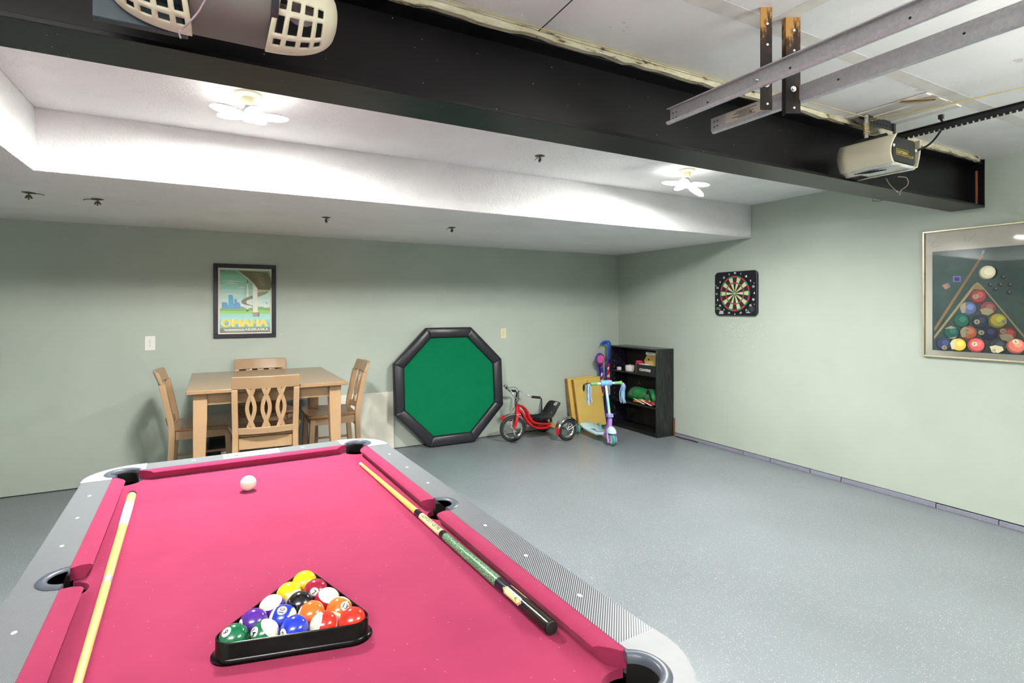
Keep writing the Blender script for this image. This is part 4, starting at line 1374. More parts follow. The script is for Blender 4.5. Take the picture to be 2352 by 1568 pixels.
# ---------------------------------------------------------------- cornhole boards
M_ply = mat('golden_plywood', rgb(212, 180, 96), .5, var=.05, scale=5)
M_plyedge = wood_mat('plywood_edge', rgb(178, 130, 58), rgb(140, 96, 42), .6, (4, 4, 30))
def cornhole(label, x, y, w, h, flip):
    t_ = 8.5
    c = thing('cornhole_board', label, 'cornhole board', (x, y, .018), (radians(-t_), radians(-3.0), 0), 'cornhole boards leaning in the corner')
    hr, hx, hz = .066, -.02, .470
    n = 28
    b = MB()
    # front sheet with a round hole: bridge ring between circle and rectangle
    def rect_pt(a):
        ca, sa = cos(a), sin(a)
        x0, x1, z0, z1 = -w / 2 - hx, w / 2 - hx, 0.0 - hz, h - hz
        ts = []
        if ca > 1e-9: ts.append(x1 / ca)
        if ca < -1e-9: ts.append(x0 / ca)
        if sa > 1e-9: ts.append(z1 / sa)
        if sa < -1e-9: ts.append(z0 / sa)
        k = min(ts)
        return (hx + ca * k, hz + sa * k)
    angs = sorted([2 * pi * i / 40 for i in range(40)] + [atan2(zz - hz, xx - hx) % (2 * pi) for xx in (-w / 2, w / 2) for zz in (0, h)])
    ins = [(hx + hr * cos(a), hz + hr * sin(a)) for a in angs]; outs = [rect_pt(a) for a in angs]
    rings = []
    for k in range(len(angs)):
        rings.append([(ins[k][0], 0, ins[k][1]), (outs[k][0], 0, outs[k][1]), (outs[k][0], .012, outs[k][1]), (ins[k][0], .012, ins[k][1])])
    b.loft(rings, closed=True)
    b.build('deck', M_ply, c, sharp=30)
    b = MB()
    b.box(-w / 2, -w / 2 + .018, .0125, .060, 0, h); b.box(w / 2 - .018, w / 2, .0125, .060, 0, h); b.box(-w / 2 + .018, w / 2 - .018, .0125, .060, 0, .018); b.box(-w / 2 + .018, w / 2 - .018, .0125, .060, h - .018, h)
    b.build('frame', M_plyedge, c, bevel=.001)
    b = MB(); b.lathe([(.001, .0015), (.006, .001), (.007, 0)], 12, T(0, -.0002, h - .05 + .012) @ RX(90)); b.build('screw', M_dkmetal, c)
    return c
cornhole('golden cornhole board in front of its twin, hole visible beside the scooter', 4.030, 5.300, .395, .590, 0)
cornhole('golden cornhole board mostly hidden behind the front one by the wall', 3.985, 5.364, .395, .600, 1)

# ---------------------------------------------------------------- tricycle
M_tred = mat('glossy_red_paint', rgb(206, 14, 26), .2, coat=.5)
M_tire = mat('grey_black_rubber', rgb(40, 42, 42), .7, bump=.3, scale=120)
tr_ = thing('tricycle', 'red retro tricycle with chrome fenders standing by the back wall', 'tricycle', (3.12, 5.185, 0))
def wheel(parent, c, R, w, rot_z, name='wheel', spokes=12, tire=M_tire, hubc=M_chrome, rimc=M_chrome):
    M = T(*c) @ RZ(rot_z)
    b = MB(); b.torus((0, 0, 0), R - w * .55, w * .55, 40, 10, M, 'y')
    o = b.build(name, tire, parent, sharp=80)
    b = MB(); rr = R - w * 1.15
    b.loft([[(r * cos(a), y_, r * sin(a)) for r, y_ in ((rr, -.010), (rr + .006, -.012), (rr + .006, .012), (rr, .010), (rr - .007, .003), (rr - .007, -.003))] for a in [2 * pi * i / 40 for i in range(40)]], closed=True, M=M)
    b.build('rim', rimc, o, sharp=40)
    b = MB()
    for k in range(spokes):
        a = 2 * pi * k / spokes; s_ = .008 if k % 2 else -.008
        b.tube([(.012 * cos(a + .5), s_, .012 * sin(a + .5)), ((rr - .004) * cos(a), 0, (rr - .004) * sin(a))], .0016, 5, M=M)
    b.build('spokes', hubc, o)
    b = MB(); b.tube([(0, -.024, 0), (0, -.018, 0), (0, .018, 0), (0, .024, 0)], [.008, .015, .015, .008], 14, M=M); b.build('hub', hubc, o)
    return o
SR = -12     # front wheel steered towards the camera
hx_, hz_ = -.272, .144
fwl = wheel(tr_, (hx_, 0, hz_), .144, .036, SR, 'front_wheel', 16)
for sy in (-1, 1): wheel(tr_, (.277, sy * .245, .122), .122, .040, 0, 'rear_wheel', 12)
steer = T(hx_, 0, 0) @ RZ(SR) @ T(-hx_, 0, 0)
b = MB()
for sy in (-1, 1):
    b.ribbon(bez([(hx_ + .012, sy * .036, hz_ - .004), (hx_ + .030, sy * .036, .20), (hx_ + .048, sy * .034, .29), (hx_ + .056, sy * .012, .322)], 5), [.022] * 5 + [.030] * 5 + [.036] * 6, .012, (1, 0, 0), M=steer)
b.cbox((hx_ + .054, 0, .318), (.042, .076, .022), steer)
b.build('fork', M_tred, tr_, bevel=.003)
b = MB()
rings = []
for i in range(15):
    a = radians(128 - i * 9.6); R = .163
    rings.append([(hx_ + (R + dz) * cos(a), y_, hz_ + (R + dz) * sin(a)) for y_, dz in ((-.030, -.012), (-.022, .001), (0, .006), (.022, .001), (.030, -.012), (.028, -.013), (.02, -.003), (0, .002), (-.02, -.003), (-.028, -.013))])
b.loft(rings, M=steer)
b.mat(1).loft([[(hx_ + R * cos(radians(a)), y_, hz_ + R * sin(radians(a))) for y_, R in ((-.030, .158), (0, .178), (.030, .158), (0, .165))] for a in (122, 128, 136, 141)], M=steer)
b.build('front_fender', [M_chrome, M_tred], tr_, sharp=50)
b = MB(); b.tube([(hx_ + .052, 0, .325), (hx_ + .060, 0, .40)], .021, 16); b.torus((hx_ + .060, 0, .40), .019, .004, 18, 6); b.build('head_tube', M_tred, tr_)
b = MB(); b.tube([(hx_ + .061, 0, .40), (hx_ + .066, 0, .455)], .011, 12); b.cbox((hx_ + .066, 0, .458), (.05, .04, .026)); b.build('stem', M_chrome, tr_, bevel=.004)
# handlebar
b = MB()
hb = [(-.055, -.185, .500), (-.150, -.190, .512), (-.185, -.155, .530), (-.200, -.07, .530), (-.208, 0, .468), (-.200, .07, .530), (-.195, .14, .535), (-.165, .185, .520), (-.075, .185, .505)]
hb = [(-.052, -.200, .492), (-.140, -.200, .506), (-.200, -.178, .530), (-.258, -.115, .562), (-.218, -.03, .470), (-.218, .03, .470), (-.262, .10, .566), (-.262, .155, .552), (-.200, .195, .525), (-.130, .205, .515)]
b.tube(bez(hb, 8), .0085, 10)
b.build('handlebar', M_chrome, tr_)
for (p0, p1) in (((-.150, -.200, .5075), (-.045, -.200, .4905)), ((-.205, .190, .527), (-.122, .206, .514))):
    b = MB(); b.tube([p0, Vector(p0).lerp(Vector(p1), .1), Vector(p0).lerp(Vector(p1), .92), p1], [.012, .0135, .0135, .016], 12); b.build('grip', M_black, tr_)
random.seed(21)
for (px_, py_, pz_, n_) in ((-.042, -.200, .49, 14), (-.12, .206, .513, 9)):
    b = MB()
    for k in range(n_):
        dx = random.uniform(-.022, .040); dy = random.uniform(-.02, .02)
        b.ribbon(bez([(px_, py_, pz_), (px_ + .015 + dx * .2, py_ + dy * .4, pz_ - .02), (px_ + .005 + dx * .7, py_ + dy, pz_ - .13), (px_ + .02 + dx, py_ + dy, pz_ - .25 + random.uniform(0, .05))], 5), .0042, .0008, (1, -.5, 0))
    b.build('streamers', mat('black_streamer', rgb(26, 30, 30), .3), tr_)
b = MB(); b.ell((-.262, .175, .585), (.026, .026, .017), 18, 10); b.cbox((-.250, .18, .560), (.018, .018, .026)); b.build('bell', M_chrome, tr_)
b = MB(); b.tube(bez([(-.262, .16, .565), (-.20, .05, .575), (-.205, -.02, .50), (-.235, -.01, .40), (-.27, .0, .34)], 8), .0028, 6); b.build('brake_cable', M_black, tr_)
# frame: twin swooping tubes
b = MB()
for sy in (-1, 1):
    b.tube(bez([(-.205, sy * .004, .392), (-.150, sy * .014, .372), (-.100, sy * .024, .318), (-.060, sy * .032, .232), (.0, sy * .036, .186), (.10, sy * .036, .166), (.20, sy * .036, .150)], 6), .0125, 10)
    b.tube(bez([(-.208, sy * .003, .348), (-.160, sy * .012, .312), (-.120, sy * .020, .245), (-.060, sy * .028, .172), (.02, sy * .030, .128), (.10, sy * .030, .115), (.20, sy * .03, .118), (.275, sy * .03, .122)], 6), .0135, 10)
b.box(.02, .20, -.036, .036, .158, .168)
b.build('frame', M_tred, tr_, sharp=60)
b = MB(); b.tube([(.277, -.24, .122), (.277, .24, .122)], .010, 10); b.build('rear_axle', M_dkmetal, tr_)
b = MB(); b.prism(rrect(.175, .285, -.16, .16, .02), .128, .140); b.build('rear_step', mat('amber_wood_step', rgb(190, 150, 80), .5), tr_, bevel=.003)
for sy in (-1, 1):
    b = MB(); rings = []
    for i in range(17):
        a = radians(168 - i * 9.4); R = .138
        yc = sy * .245
        rings.append([(.277 + (R + dz) * cos(a), yc + y_, .122 + (R + dz) * sin(a)) for y_, dz in ((-.036, -.014), (-.026, .001), (0, .006), (.026, .001), (.036, -.014), (.034, -.015), (.024, -.003), (0, .002), (-.024, -.003), (-.034, -.015))])
    b.loft(rings)
    b.mat(1); 
    b.loft([[(.277 + R * cos(radians(a)), sy * .245 + y_, .122 + R * sin(radians(a))) for y_, R in ((-.036, .126), (0, .146), (.036, .126), (0, .132))] for a in (164, 172, 184, 196)])
    b.mat(0)
    b.tube([(.277, sy * .272, .122), (.277 + .10, sy * .288, .175), (.277 + .128, sy * .284, .190)], .003, 6)
    b.tube([(.277, sy * .272, .122), (.277 - .11, sy * .288, .150)], .003, 6)
    b.build('rear_fender', [M_chrome, M_tred], tr_, sharp=50)
# bucket seat
b = MB(); NU, NV = 14, 11
grid = []
prof = [(-.045, .222), (-.005, .205), (.06, .196), (.13, .200), (.185, .222), (.222, .262), (.250, .310), (.278, .350), (.296, .372), (.308, .384), (.316, .390)]
vs, fs = [], []
for j, (px_, pz_) in enumerate(prof):
    f = j / (NV - 1); rnd = sqrt(max(.02, 1 - (max(0, f - .58) / .44) ** 2.4))
    hw = .075 + .055 * sin(pi * min(1, f * 1.1)) if f < .55 else .125 * rnd
    for i in range(NU + 1):
        u = -1 + 2 * i / NU
        lift = .06 * abs(u) ** 2.6 * (1 - f) ** .8
        back = -.045 * abs(u) ** 2.4 * (f > .4) * f * (1.25 - f)
        vs.append((px_ + back, u * hw, pz_ + lift))
for j in range(NV - 1):
    for i in range(NU):
        if j in (7, 8) and 5 <= i <= 8: continue
        a = j * (NU + 1) + i; fs.append((a, a + 1, a + NU + 2, a + NU + 1))
b.add(vs, fs)
b.build('bucket_seat', M_black, tr_, sharp=80, solid=.010, subsurf=1)
b = MB(); b.prism(rrect(.02, .16, -.045, .045, .02), .168, .192); b.build('seat_mount', M_blackmatte, tr_, bevel=.004)
b = MB(); b.torus((.215, -.004, .268), .020, .0015, 20, 5, T(.215, 0, .268) @ RY(-52) @ T(-.215, 0, -.268), 'z'); b.build('seat_badge', M_chrome, tr_)
# crank and pedals
b = MB(); b.tube([(0, -.075, 0), (0, .075, 0)], .006, 8, M=steer @ T(hx_, 0, hz_)); b.tube([(0, -.05, 0), (.018, -.05, -.075)], .006, 8, M=steer @ T(hx_, 0, hz_)); b.tube([(0, .05, 0), (-.018, .05, .075)], .006, 8, M=steer @ T(hx_, 0, hz_)); b.build('crank', M_chrome, tr_)
for (sx, sy, sz) in ((.020, -.088, -.078), (-.020, .088, .078)):
    b = MB(); b.box(-.036, .036, -.035, .035, -.009, .009, steer @ T(hx_ + sx, sy, hz_ + sz)); b.build('pedal', M_black, tr_, bevel=.004)

# ---------------------------------------------------------------- scooter
M_teal = mat('teal_rubber', rgb(60, 158, 150), .5)
M_pale = mat('pale_aqua_plastic', rgb(200, 232, 232), .35)
M_lil = mat('lilac_plastic', rgb(170, 130, 206), .35)
sc_rot = math.degrees(atan2(-.60, -.135))       # heading of the scooter
sco = thing('kick_scooter', 'aqua and lilac kick scooter with streamers in front of the cornhole boards', 'scooter', (3.69, 4.532, 0), (0, 0, radians(sc_rot)))
# local: +x is forward, front wheel at the origin
def small_wheel(c, R, w):
    b = MB(); b.torus((0, 0, 0), R - w * .42, w * .42, 32, 10, T(*c), 'y'); o = b.build('wheel', M_teal, sco, sharp=80)
    b = MB(); b.tube([(c[0], c[1] - w * .40, c[2]), (c[0], c[1] + w * .40, c[2])], R - w * .55, 28); b.build('wheel_disc', M_white, o)
    b = MB(); b.tube([(c[0], c[1] - w * .5, c[2]), (c[0], c[1] + w * .5, c[2])], .012, 12); b.build('hub', M_silver, o)
small_wheel((0, 0, .068), .068, .042)
for sy in (-1, 1): small_wheel((-.60, sy * .135, .055), .055, .040)
b = MB(); b.tube([(-.60, -.12, .055), (-.60, .12, .055)], .010, 10); b.build('rear_axle', M_liner, sco)
# deck
b = MB(); dk = [(-.66, .07), (-.63, .095), (-.52, .10), (-.40, .085), (-.25, .075), (-.17, .055), (-.13, .03)]
outl = dk + [(x, -y) for x, y in reversed(dk)]
def dz_(x): return .075 + .030 * max(0, (-x - .50) / .16) ** 1.5 * 1.0 + max(0, (x + .25)) * .25
b.loft([[(x * 1, y * s_, dz_(x) + o) for x, y in outl] for s_, o in ((.9, -.018), (1, -.010), (1, .006), (.92, .012), (.5, .012), (.05, .012))])
b.build('deck', M_pale, sco, sharp=50)
b = MB()
b.mat(0).prism([(-.46, .05), (-.28, .045), (-.24, 0), (-.28, -.045), (-.46, -.05)], .0872, .0882)
b.mat(1).prism(circ(-.36, .01, .030, 16, .022), .0882, .0888); b.mat(2).prism(circ(-.40, -.018, .022, 14, .014), .0882, .0889)
b.build('deck_sticker', [mat('sky_sticker', rgb(120, 160, 206), .4), mat('peach_sticker', rgb(230, 200, 190), .4), mat('navy_sticker', rgb(50, 60, 110), .4)], sco)
# neck
b = MB(); b.loft([[(x0, y_, z0) for x0, y_, z0 in ((cx - w, -h_, cz), (cx + w, -h_, cz), (cx + w, h_, cz), (cx - w, h_, cz))] for cx, cz, w, h_ in ((-.16, .085, .05, .035), (-.10, .13, .035, .028), (-.06, .20, .026, .022), (-.045, .28, .022, .020))])
b.build('neck', M_lil, sco, bevel=.008)
# fork + mudguard
b = MB()
for sy in (-1, 1): b.tube([(0.01, sy * .046, .035), (0.0, sy * .048, .072), (-.025, sy * .040, .135), (-.040, sy * .02, .155)], [.010, .012, .013, .012], 10)
b.build('fork', M_lil, sco)
b = MB(); b.tube([(0, -.058, .066), (0, .058, .066)], .007, 10); b.build('front_axle', M_silver, sco)
b = MB(); b.loft([[(-.012 + .072 * cos(a) * s_, .048 * s_ * sin(a) , z) for a in [2 * pi * k / 24 for k in range(24)]] for s_, z in ((1.0, .135), (1.02, .142), (.9, .165), (.55, .190), (.3, .198))]); b.build('mudguard', M_pale, sco, sharp=60)
# steering column
t = NT('aqua_white_fade'); sx_ = t.n('ShaderNodeSeparateXYZ'); t.l(t.co(), sx_.inputs[0])
t.color(t.ramp(sx_.outputs[2], [(0.30, rgb(210, 226, 180)), (0.45, rgb(140, 214, 200)), (0.56, rgb(220, 230, 222))])); t.set(.35)
b = MB(); b.tube([(-.040, 0, .16), (-.048, 0, .30)], .020, 16); b.build('head_sleeve', M_lil, sco)
b = MB(); b.tube([(-.046, 0, .28), (-.085, -.030, .640)], .0145, 16); b.build('steering_column', t.m, sco)
b = MB(); b.prism(rrect(-.034, .034, -.030, .030, .012), 0, .040, T(-.048, 0, .290) @ RY(-4)); b.build('clamp', mat('periwinkle_plastic', rgb(150, 160, 214), .35), sco, bevel=.006)
# handlebar: almost square to the camera
hbz = .648; HX, HY = -.086, -.030
b = MB(); b.tube([(HX, HY - .175, hbz), (HX, HY + .175, hbz)], .0125, 14); b.build('handlebar', M_white, sco)
M_gg = mat('green_grip', rgb(110, 190, 120), .45)
for sy in (-1, 1):
    b = MB(); b.tube([(HX, HY + sy * .100, hbz), (HX, HY + sy * .105, hbz), (HX, HY + sy * .168, hbz), (HX, HY + sy * .176, hbz)], [.0135, .0165, .0165, .023], 14); b.build('grip', M_gg, sco)
    b = MB(); b.tube([(HX, HY + sy * .1762, hbz), (HX, HY + sy * .185, hbz)], .022, 14); b.build('grip_end', mat('olive_grip_end' + str(sy), rgb(170, 150, 60), .5), sco)
b = MB(); b.tube([(HX, HY - .062, hbz + .004), (HX, HY + .062, hbz + .004)], .030, 18, flat=(1, 1)); b.build('bar_pad', mat('sky_blue_pad', rgb(120, 180, 226), .5), sco)
M_strm = [mat('streamer_blue', rgb(96, 170, 226), .35), mat('streamer_white', rgb(216, 226, 236), .35), mat('streamer_pale', rgb(150, 196, 232), .35)]
random.seed(8)
for sy in (-1, 1):
    b = MB()
    y0 = HY + sy * .188
    for k in range(26):
        b.mat(k % 3)
        dx = random.uniform(-.030, .030); dy = random.uniform(-.016, .034) * sy
        ln = random.uniform(.17, .225)
        b.ribbon(bez([(HX, y0, hbz), (HX + dx * .6, y0 + sy * .010 + dy * .3, hbz - .006), (HX + dx * 1.1, y0 + sy * .006 + dy * .8, hbz - .05), (HX + dx * .7 + random.uniform(-.012, .012), y0 + dy * .8 + random.uniform(-.012, .012), hbz - .12), (HX + dx * 1.1, y0 + dy * 1.1 + random.uniform(-.01, .01), hbz - ln)], 5), .0048, .0006, (random.uniform(-1, 1), 1, 0))
    b.build('streamers', M_strm, sco)

# ---------------------------------------------------------------- folded doll strollers beside the bookcase
M_vio = mat('violet_blue_tube', rgb(56, 50, 170), .35)
M_blueh = mat('blue_handle', rgb(30, 100, 206), .35)
M_pink = mat('pink_disc', rgb(226, 96, 160), .4)
M_pur = mat('purple_tyre', rgb(84, 60, 150), .5)
random.seed(4)
def confetti(name, base):
    t = NT(name); vo = t.n('ShaderNodeTexVoronoi'); vo.inputs['Scale'].default_value = 34
    t.l(t.co(), vo.inputs['Vector']); sep = t.n('ShaderNodeSeparateColor'); t.l(vo.outputs['Color'], sep.inputs[0])
    t.color(t.ramp(sep.outputs[0], [(0.0, rgb(*base)), (0.62, rgb(200, 40, 60)), (0.74, rgb(226, 190, 60)), (0.84, rgb(230, 230, 230)), (0.93, rgb(40, 60, 180))]))
    t.t.nodes[-1].color_ramp.interpolation = 'CONSTANT' if hasattr(t.t.nodes[-1], 'color_ramp') else 'LINEAR'
    t.set(.5)
    return t.m
st1 = thing('doll_stroller', 'folded doll umbrella stroller with blue hooked handles beside the bookcase', 'doll stroller', (4.325, 5.40, 0), (radians(-1), 0, 0))
for k, (x, yo) in enumerate(((-.005, 0), (.062, .03))):
    b = MB(); b.tube([(x - .02, yo, .03), (x - .01, yo, .45), (x + .02, yo, .86)], .009, 10); b.build('pole', M_vio, st1)
    b = MB(); b.tube(bez([(x + .02, yo, .84), (x + .024, yo, .94), (x + .020, yo, 1.005), (x - .008, yo, 1.036), (x - .050, yo, 1.030), (x - .090, yo, 1.000)], 6), .0115, 10); b.build('handle', M_blueh, st1)
    b = MB(); b.tube([(x - .02, yo - .012, .028), (x - .02, yo + .012, .028)], .028, 18); b.build('wheel', M_pur, st1)
for xk in (.022, .045):
    b = MB(); b.tube([(xk - .03, .012, .05), (xk - .012, .010, .50), (xk, .012, .80)], .0065, 8); b.build('pole', M_vio, st1)
b = MB(); b.tube([(.0, -.008, .30), (.055, .02, .62)], .007, 8); b.tube([(.055, -.008, .30), (.0, .02, .62)], .007, 8); b.build('cross_brace', M_vio, st1)
b = MB(); b.ribbon(bez([(.03, -.02, .76), (.0, -.03, .66), (.005, -.028, .52)], 6), .030, .016, (1, .2, 0)); b.build('folded_seat', confetti('red_confetti_fabric', (190, 50, 50)), st1)
b = MB(); b.loft([[(.045 + w * a_, -.004 + .012 * c_, z) for a_, c_ in ((-1, -1), (1, -1), (1, 1), (-1, 1))] for z, w in ((.36, .018), (.48, .032), (.60, .026), (.66, .01))]); b.build('white_flap', mat('grey_white_fabric', rgb(200, 204, 210), .7), st1, bevel=.006)
st2 = thing('doll_stroller', 'folded doll stroller with pink wheel uppermost left of the blue handles', 'doll stroller', (4.215, 5.45, 0), (0, 0, 0))
for k, (x0, x1, yo) in enumerate(((.045, -.005, 0), (.075, .035, .02))):
    b = MB(); b.tube([(x0, yo - .04, .03), (x0 - .01, yo - .02, .40), (x1 + .01, yo, .76), (x1, yo, .80)], .009, 10); b.build('pole', M_vio, st2)
def dollwheel(x, y, z, R):
    b = MB(); b.torus((x, y, z), R - .014, .016, 30, 10, None, 'y'); o = b.build('wheel', M_pur, st2, sharp=80)
    b = MB(); b.tube([(x, y - .017, z), (x, y + .017, z)], R - .016, 26); b.build('wheel_disc', M_pink, o)
    b = MB(); b.tube([(x, y - .020, z), (x, y + .020, z)], .006, 10); b.build('axle_cap', M_silver, o)
dollwheel(-.030, -.080, .826, .066); dollwheel(.042, .020, .830, .058)
b = MB(); b.tube([(-.03, -.08, .826), (.042, .02, .83)], .006, 8); b.build('axle', M_vio, st2)
b = MB(); b.ribbon(bez([(.03, -.03, .76), (.036, -.04, .62), (.028, -.038, .48), (.04, -.03, .36)], 6), .034, .018, (1, .1, 0)); b.build('folded_seat', confetti('violet_confetti_fabric', (70, 50, 160)), st2)
b = MB(); b.tube([(.02, -.03, .42), (.08, 0, .62)], .006, 8); b.tube([(.08, -.03, .40), (.02, 0, .64)], .006, 8); b.build('cross_brace', mat('red_tube', rgb(190, 40, 60), .4), st2)
for x, z in ((.02, .09), (.075, .09)):
    b = MB(); b.tube([(x, -.05, .06), (x + .004, -.045, .15)], .0125, 10); b.build('foot_grip', M_pur, st2)

# ---------------------------------------------------------------- ceiling hooks
def hook(x, y, z, rot, label):
    o = thing('ceiling_hook', label, 'hook', (x, y, z), (0, 0, radians(rot)), 'bare toggle bolts left in the ceiling')
    b = MB(); b.lathe([(.001, -.006), (.016, -.006), (.034, -.0005), (.034, 0), (.001, 0)], 22); b.build('washer', M_hook, o)
    b = MB(); b.tube([(0, 0, -.005), (0, 0, -.042)], .0042, 8); b.tube([(-.008, 0, -.022), (-.016, 0, -.034)], .005, 8); b.tube([(.008, 0, -.022), (.016, 0, -.034)], .005, 8); b.cbox((0, 0, -.020), (.022, .010, .008)); b.build('wing_bolt', M_hook, o)
    b = MB(); b.tube([(0.01, 0, -.006), (.05, .005, -.004), (.075, .004, -.010)], .0022, 6); b.build('wire_end', M_hook, o)
M_hook = mat('dull_brass_steel', rgb(92, 88, 70), .5, .6)
hook(-.967, 4.214, ZS, -10, 'toggle bolt in the soffit, the one nearest the left edge')
hook(-.644, 4.257, ZS, 170, 'toggle bolt in the soffit with a bent wire pointing left')
hook(.743, 4.280, ZS, 60, 'toggle bolt in the soffit above the poster')
hook(1.772, 4.295, ZS, 100, 'toggle bolt in the soffit above the octagonal table top')
hook(1.884, 3.055, ZT, 80, 'toggle bolt in the raised ceiling between the two lamps')

# ---------------------------------------------------------------- lamps
EMIT = 3.0
EMIT2 = 2.5
BLADE_W = 7.0
FILL_W = 76.0
M_led = m_emit('led_panel_light', (1.0, 0.985, 0.95, 1), EMIT)
M_cer = mat('old_ceramic_holder', rgb(214, 208, 176), .35)
def lamp(x, y, zc, rot, label, drop=0.075, blades=5, tilt=-2, Lb=.128, emit=None, cap=.62, watts=None, droop=0):
    watts = watts or BLADE_W
    emit = emit or M_led
    o = thing('ceiling_lamp', label, 'lamp', (x, y, zc), (0, 0, radians(rot)), 'five blade LED lamps in the ceiling')
    b = MB(); b.lathe([(.001, 0), (.060, 0), (.060, -.010), (.052, -.016), (.030, -.020), (.027, -.050), (.024, -.056), (.001, -.056)], 28); b.build('lamp_holder', M_cer, o)
    b = MB(); b.lathe([(.001, -.056), (.015, -.056), (.015, -.066), (.022, -.075), (.030, -.100), (.032, -.112), (.001, -.114)], 20); b.build('bulb_neck', M_silver, o)
    for k in range(blades):
        th = radians(rot + 360 / blades * k)
        M = T(0, 0, -.104) @ RZ(360 / blades * k) @ RY(tilt - 6 * sin(th) + droop * max(0, cos(th)))
        xc = .028 + Lb / 2 + .006
        b = MB(); b.ell((xc, 0, 0), (Lb / 2 + .016, .034, .015), 16, 8, M)
        bl = b.build('led_blade', emit, o, sharp=180)
        if cap:
            # each blade is a flat LED panel shining from its lower face
            la = bpy.data.lights.new('blade_light', 'AREA'); la.shape = 'ELLIPSE'
            la.size = Lb + .03; la.size_y = .064; la.energy = watts; la.color = (1.0, .985, .95)
            lo = bpy.data.objects.new('blade_light', la); COL.objects.link(lo); lo.parent = o
            lo.matrix_local = M @ T(xc, 0, -.0165)
            b = MB(); b.prism(rrect(xc - cap * (Lb / 2 + .012), xc + cap * (Lb / 2 + .012), -.034 * cap, .034 * cap, .03), .0, .018, M); b.build('heat_sink', M_silver, bl)
    b = MB(); b.ell((0, 0, -.116), (.030, .030, .016), 18, 10); b.build('led_centre', emit, o, sharp=180)
    return o
lamp(.140, 2.830, ZT, -9, 'LED ceiling lamp with glowing blades near the left end of the beam')
lamp(3.008, 2.850, ZT, -2, 'LED ceiling lamp with glowing blades near the right end of the beam', watts=BLADE_W * .80, droop=26)

# ---------------------------------------------------------------- garage door tracks and hangers
M_track = m_galv('track_galvanised', (196, 196, 200))
M_sticker = mat('paper_sticker', rgb(214, 208, 190), .6)
def track(name, label, X, z0, z1, yend, op):
    t_ = thing(name, label, 'track', (X, yend, 0))
    Ly = yend - YN - .1
    h_ = z1 - z0; k = op
    prof = [(-k * .022, z1 - .004), (-k * .022, z1), (0, z1), (0, z0 + .014), (-k * .004, z0 + .004), (-k * .012, z0), (-k * .022, z0 + .002), (-k * .027, z0 + .010), (-k * .025, z0 + .011), (-k * .020, z0 + .005), (-k * .012, z0 + .003), (-k * .006, z0 + .007), (-k * .002, z0 + .015), (-k * .002, z1 - .002), (-k * .020, z1 - .002), (-k * .020, z1 - .004)]
    b = MB(); b.loft([[(px_, 0, pz_) for px_, pz_ in prof], [(px_, -Ly, pz_) for px_, pz_ in prof]])
    b.build('channel', M_track, t_, sharp=30)
    b = MB()
    sgn = -1
    for yy in (-.018, -.034, -.19, -.52, -.86, -1.2):
        for zz in ((z0 + .03,) if yy < -.1 else (z0 + .022, z0 + .044)):
            b.prism(circ(0, 0, .0035 if yy < -.1 else .0028, 10), 0, .0008, T(-.0028 if op > 0 else -.0008, yy, zz) @ RY(-90))
    b.build('bolt_hole', M_blackmatte, t_)
    return t_
t1 = track('door_track', 'galvanised door track nearer the camera, open channel side showing', 1.612, 2.186, 2.250, 1.612, 1)
t2 = track('door_track', 'galvanised door track with paper sticker, nearer the right wall', 1.790, 2.168, 2.228, 1.565, -1)
t1['group'] = t2['group'] = 'horizontal garage door tracks'
b = MB(); b.box(-.0014, -.0008, -.255, -.075, 2.186, 2.222)
b.mat(1)
Mst = T(-.0016, -.17, 2.204) @ RZ(-90) @ RX(90) @ RZ(180)
for k in range(5): b.cbox((.02 * (k % 2), -.012 + k * .006, 0), (.09 - .012 * (k % 3), .0022, .0003), Mst)
for k in range(5): b.cbox((-.075, -.012 + k * .006, 0), (.02, .0025, .0003), Mst)
b.build('sticker', [M_sticker, M_ink], t2)
def hanger(label, X, Y, w, z0, L_shape):
    o = thing('track_hanger', label, 'hanger', (X, Y, 0), (0, 0, 0), 'rusty angle iron hangers for the tracks')
    b = MB(); b.box(-.003, .0, -w / 2, w / 2, z0, ZG)
    # leg faces the camera: width runs across the view
    b = MB()
    b.box(-w / 2, w / 2, -.0015, .0015, z0, ZG)
    if L_shape: b.box(-w / 2, -w / 2 + .003, 0, .026, z0, ZG); 
    b.build('angle_iron', M_rust, o, bevel=.0008)
    b = MB()
    for zz in (z0 + .02, z0 + .14, z0 + .22, z0 + .29): b.prism(circ(0.004, 0, .004, 10), 0, .0006, T(0, -.0016, zz) @ RX(90))
    b.build('hole', M_whiteink, o)
    b = MB(); b.lathe([(.001, .008), (.006, .008), (.0062, .002), (.010, .002), (.010, 0), (.001, 0)], 12, T(0, -.0018, z0 + .085) @ RX(90)); b.build('bolt', M_chrome, o)
    return o
h1 = hanger('rusty angle iron hanging the nearer door track, left of the pair', 1.634, 1.196, .040, 2.120, False); h1.rotation_euler = (0, 0, radians(-28))
h2 = hanger('dark angle iron hanging the farther door track, right of the pair', 1.772, 1.192, .052, 2.130, True); h2.rotation_euler = (0, 0, radians(-28))
b = MB(); b.lathe([(.001, .014), (.004, .014), (.004, .004), (.008, .004), (.008, 0), (.001, 0)], 12, T(1.610, 1.213, 2.222) @ RY(-90))
b.build('bolt', M_chrome, t1).matrix_parent_inverse = Matrix.Translation((-1.612, -1.612, 0))

# ---------------------------------------------------------------- garage door opener by the right wall
op = thing('garage_opener', 'cream and black garage door opener with gold lettering at the right end of the beam', 'garage door opener', (3.02, 1.55, 2.15))
# local: x across, y toward the beam, z up; body from y=-.13 .. .14
def shell_sec(side, n=12):
    pass
M_lens = mat('milky_light_lens', rgb(206, 214, 216), .3)
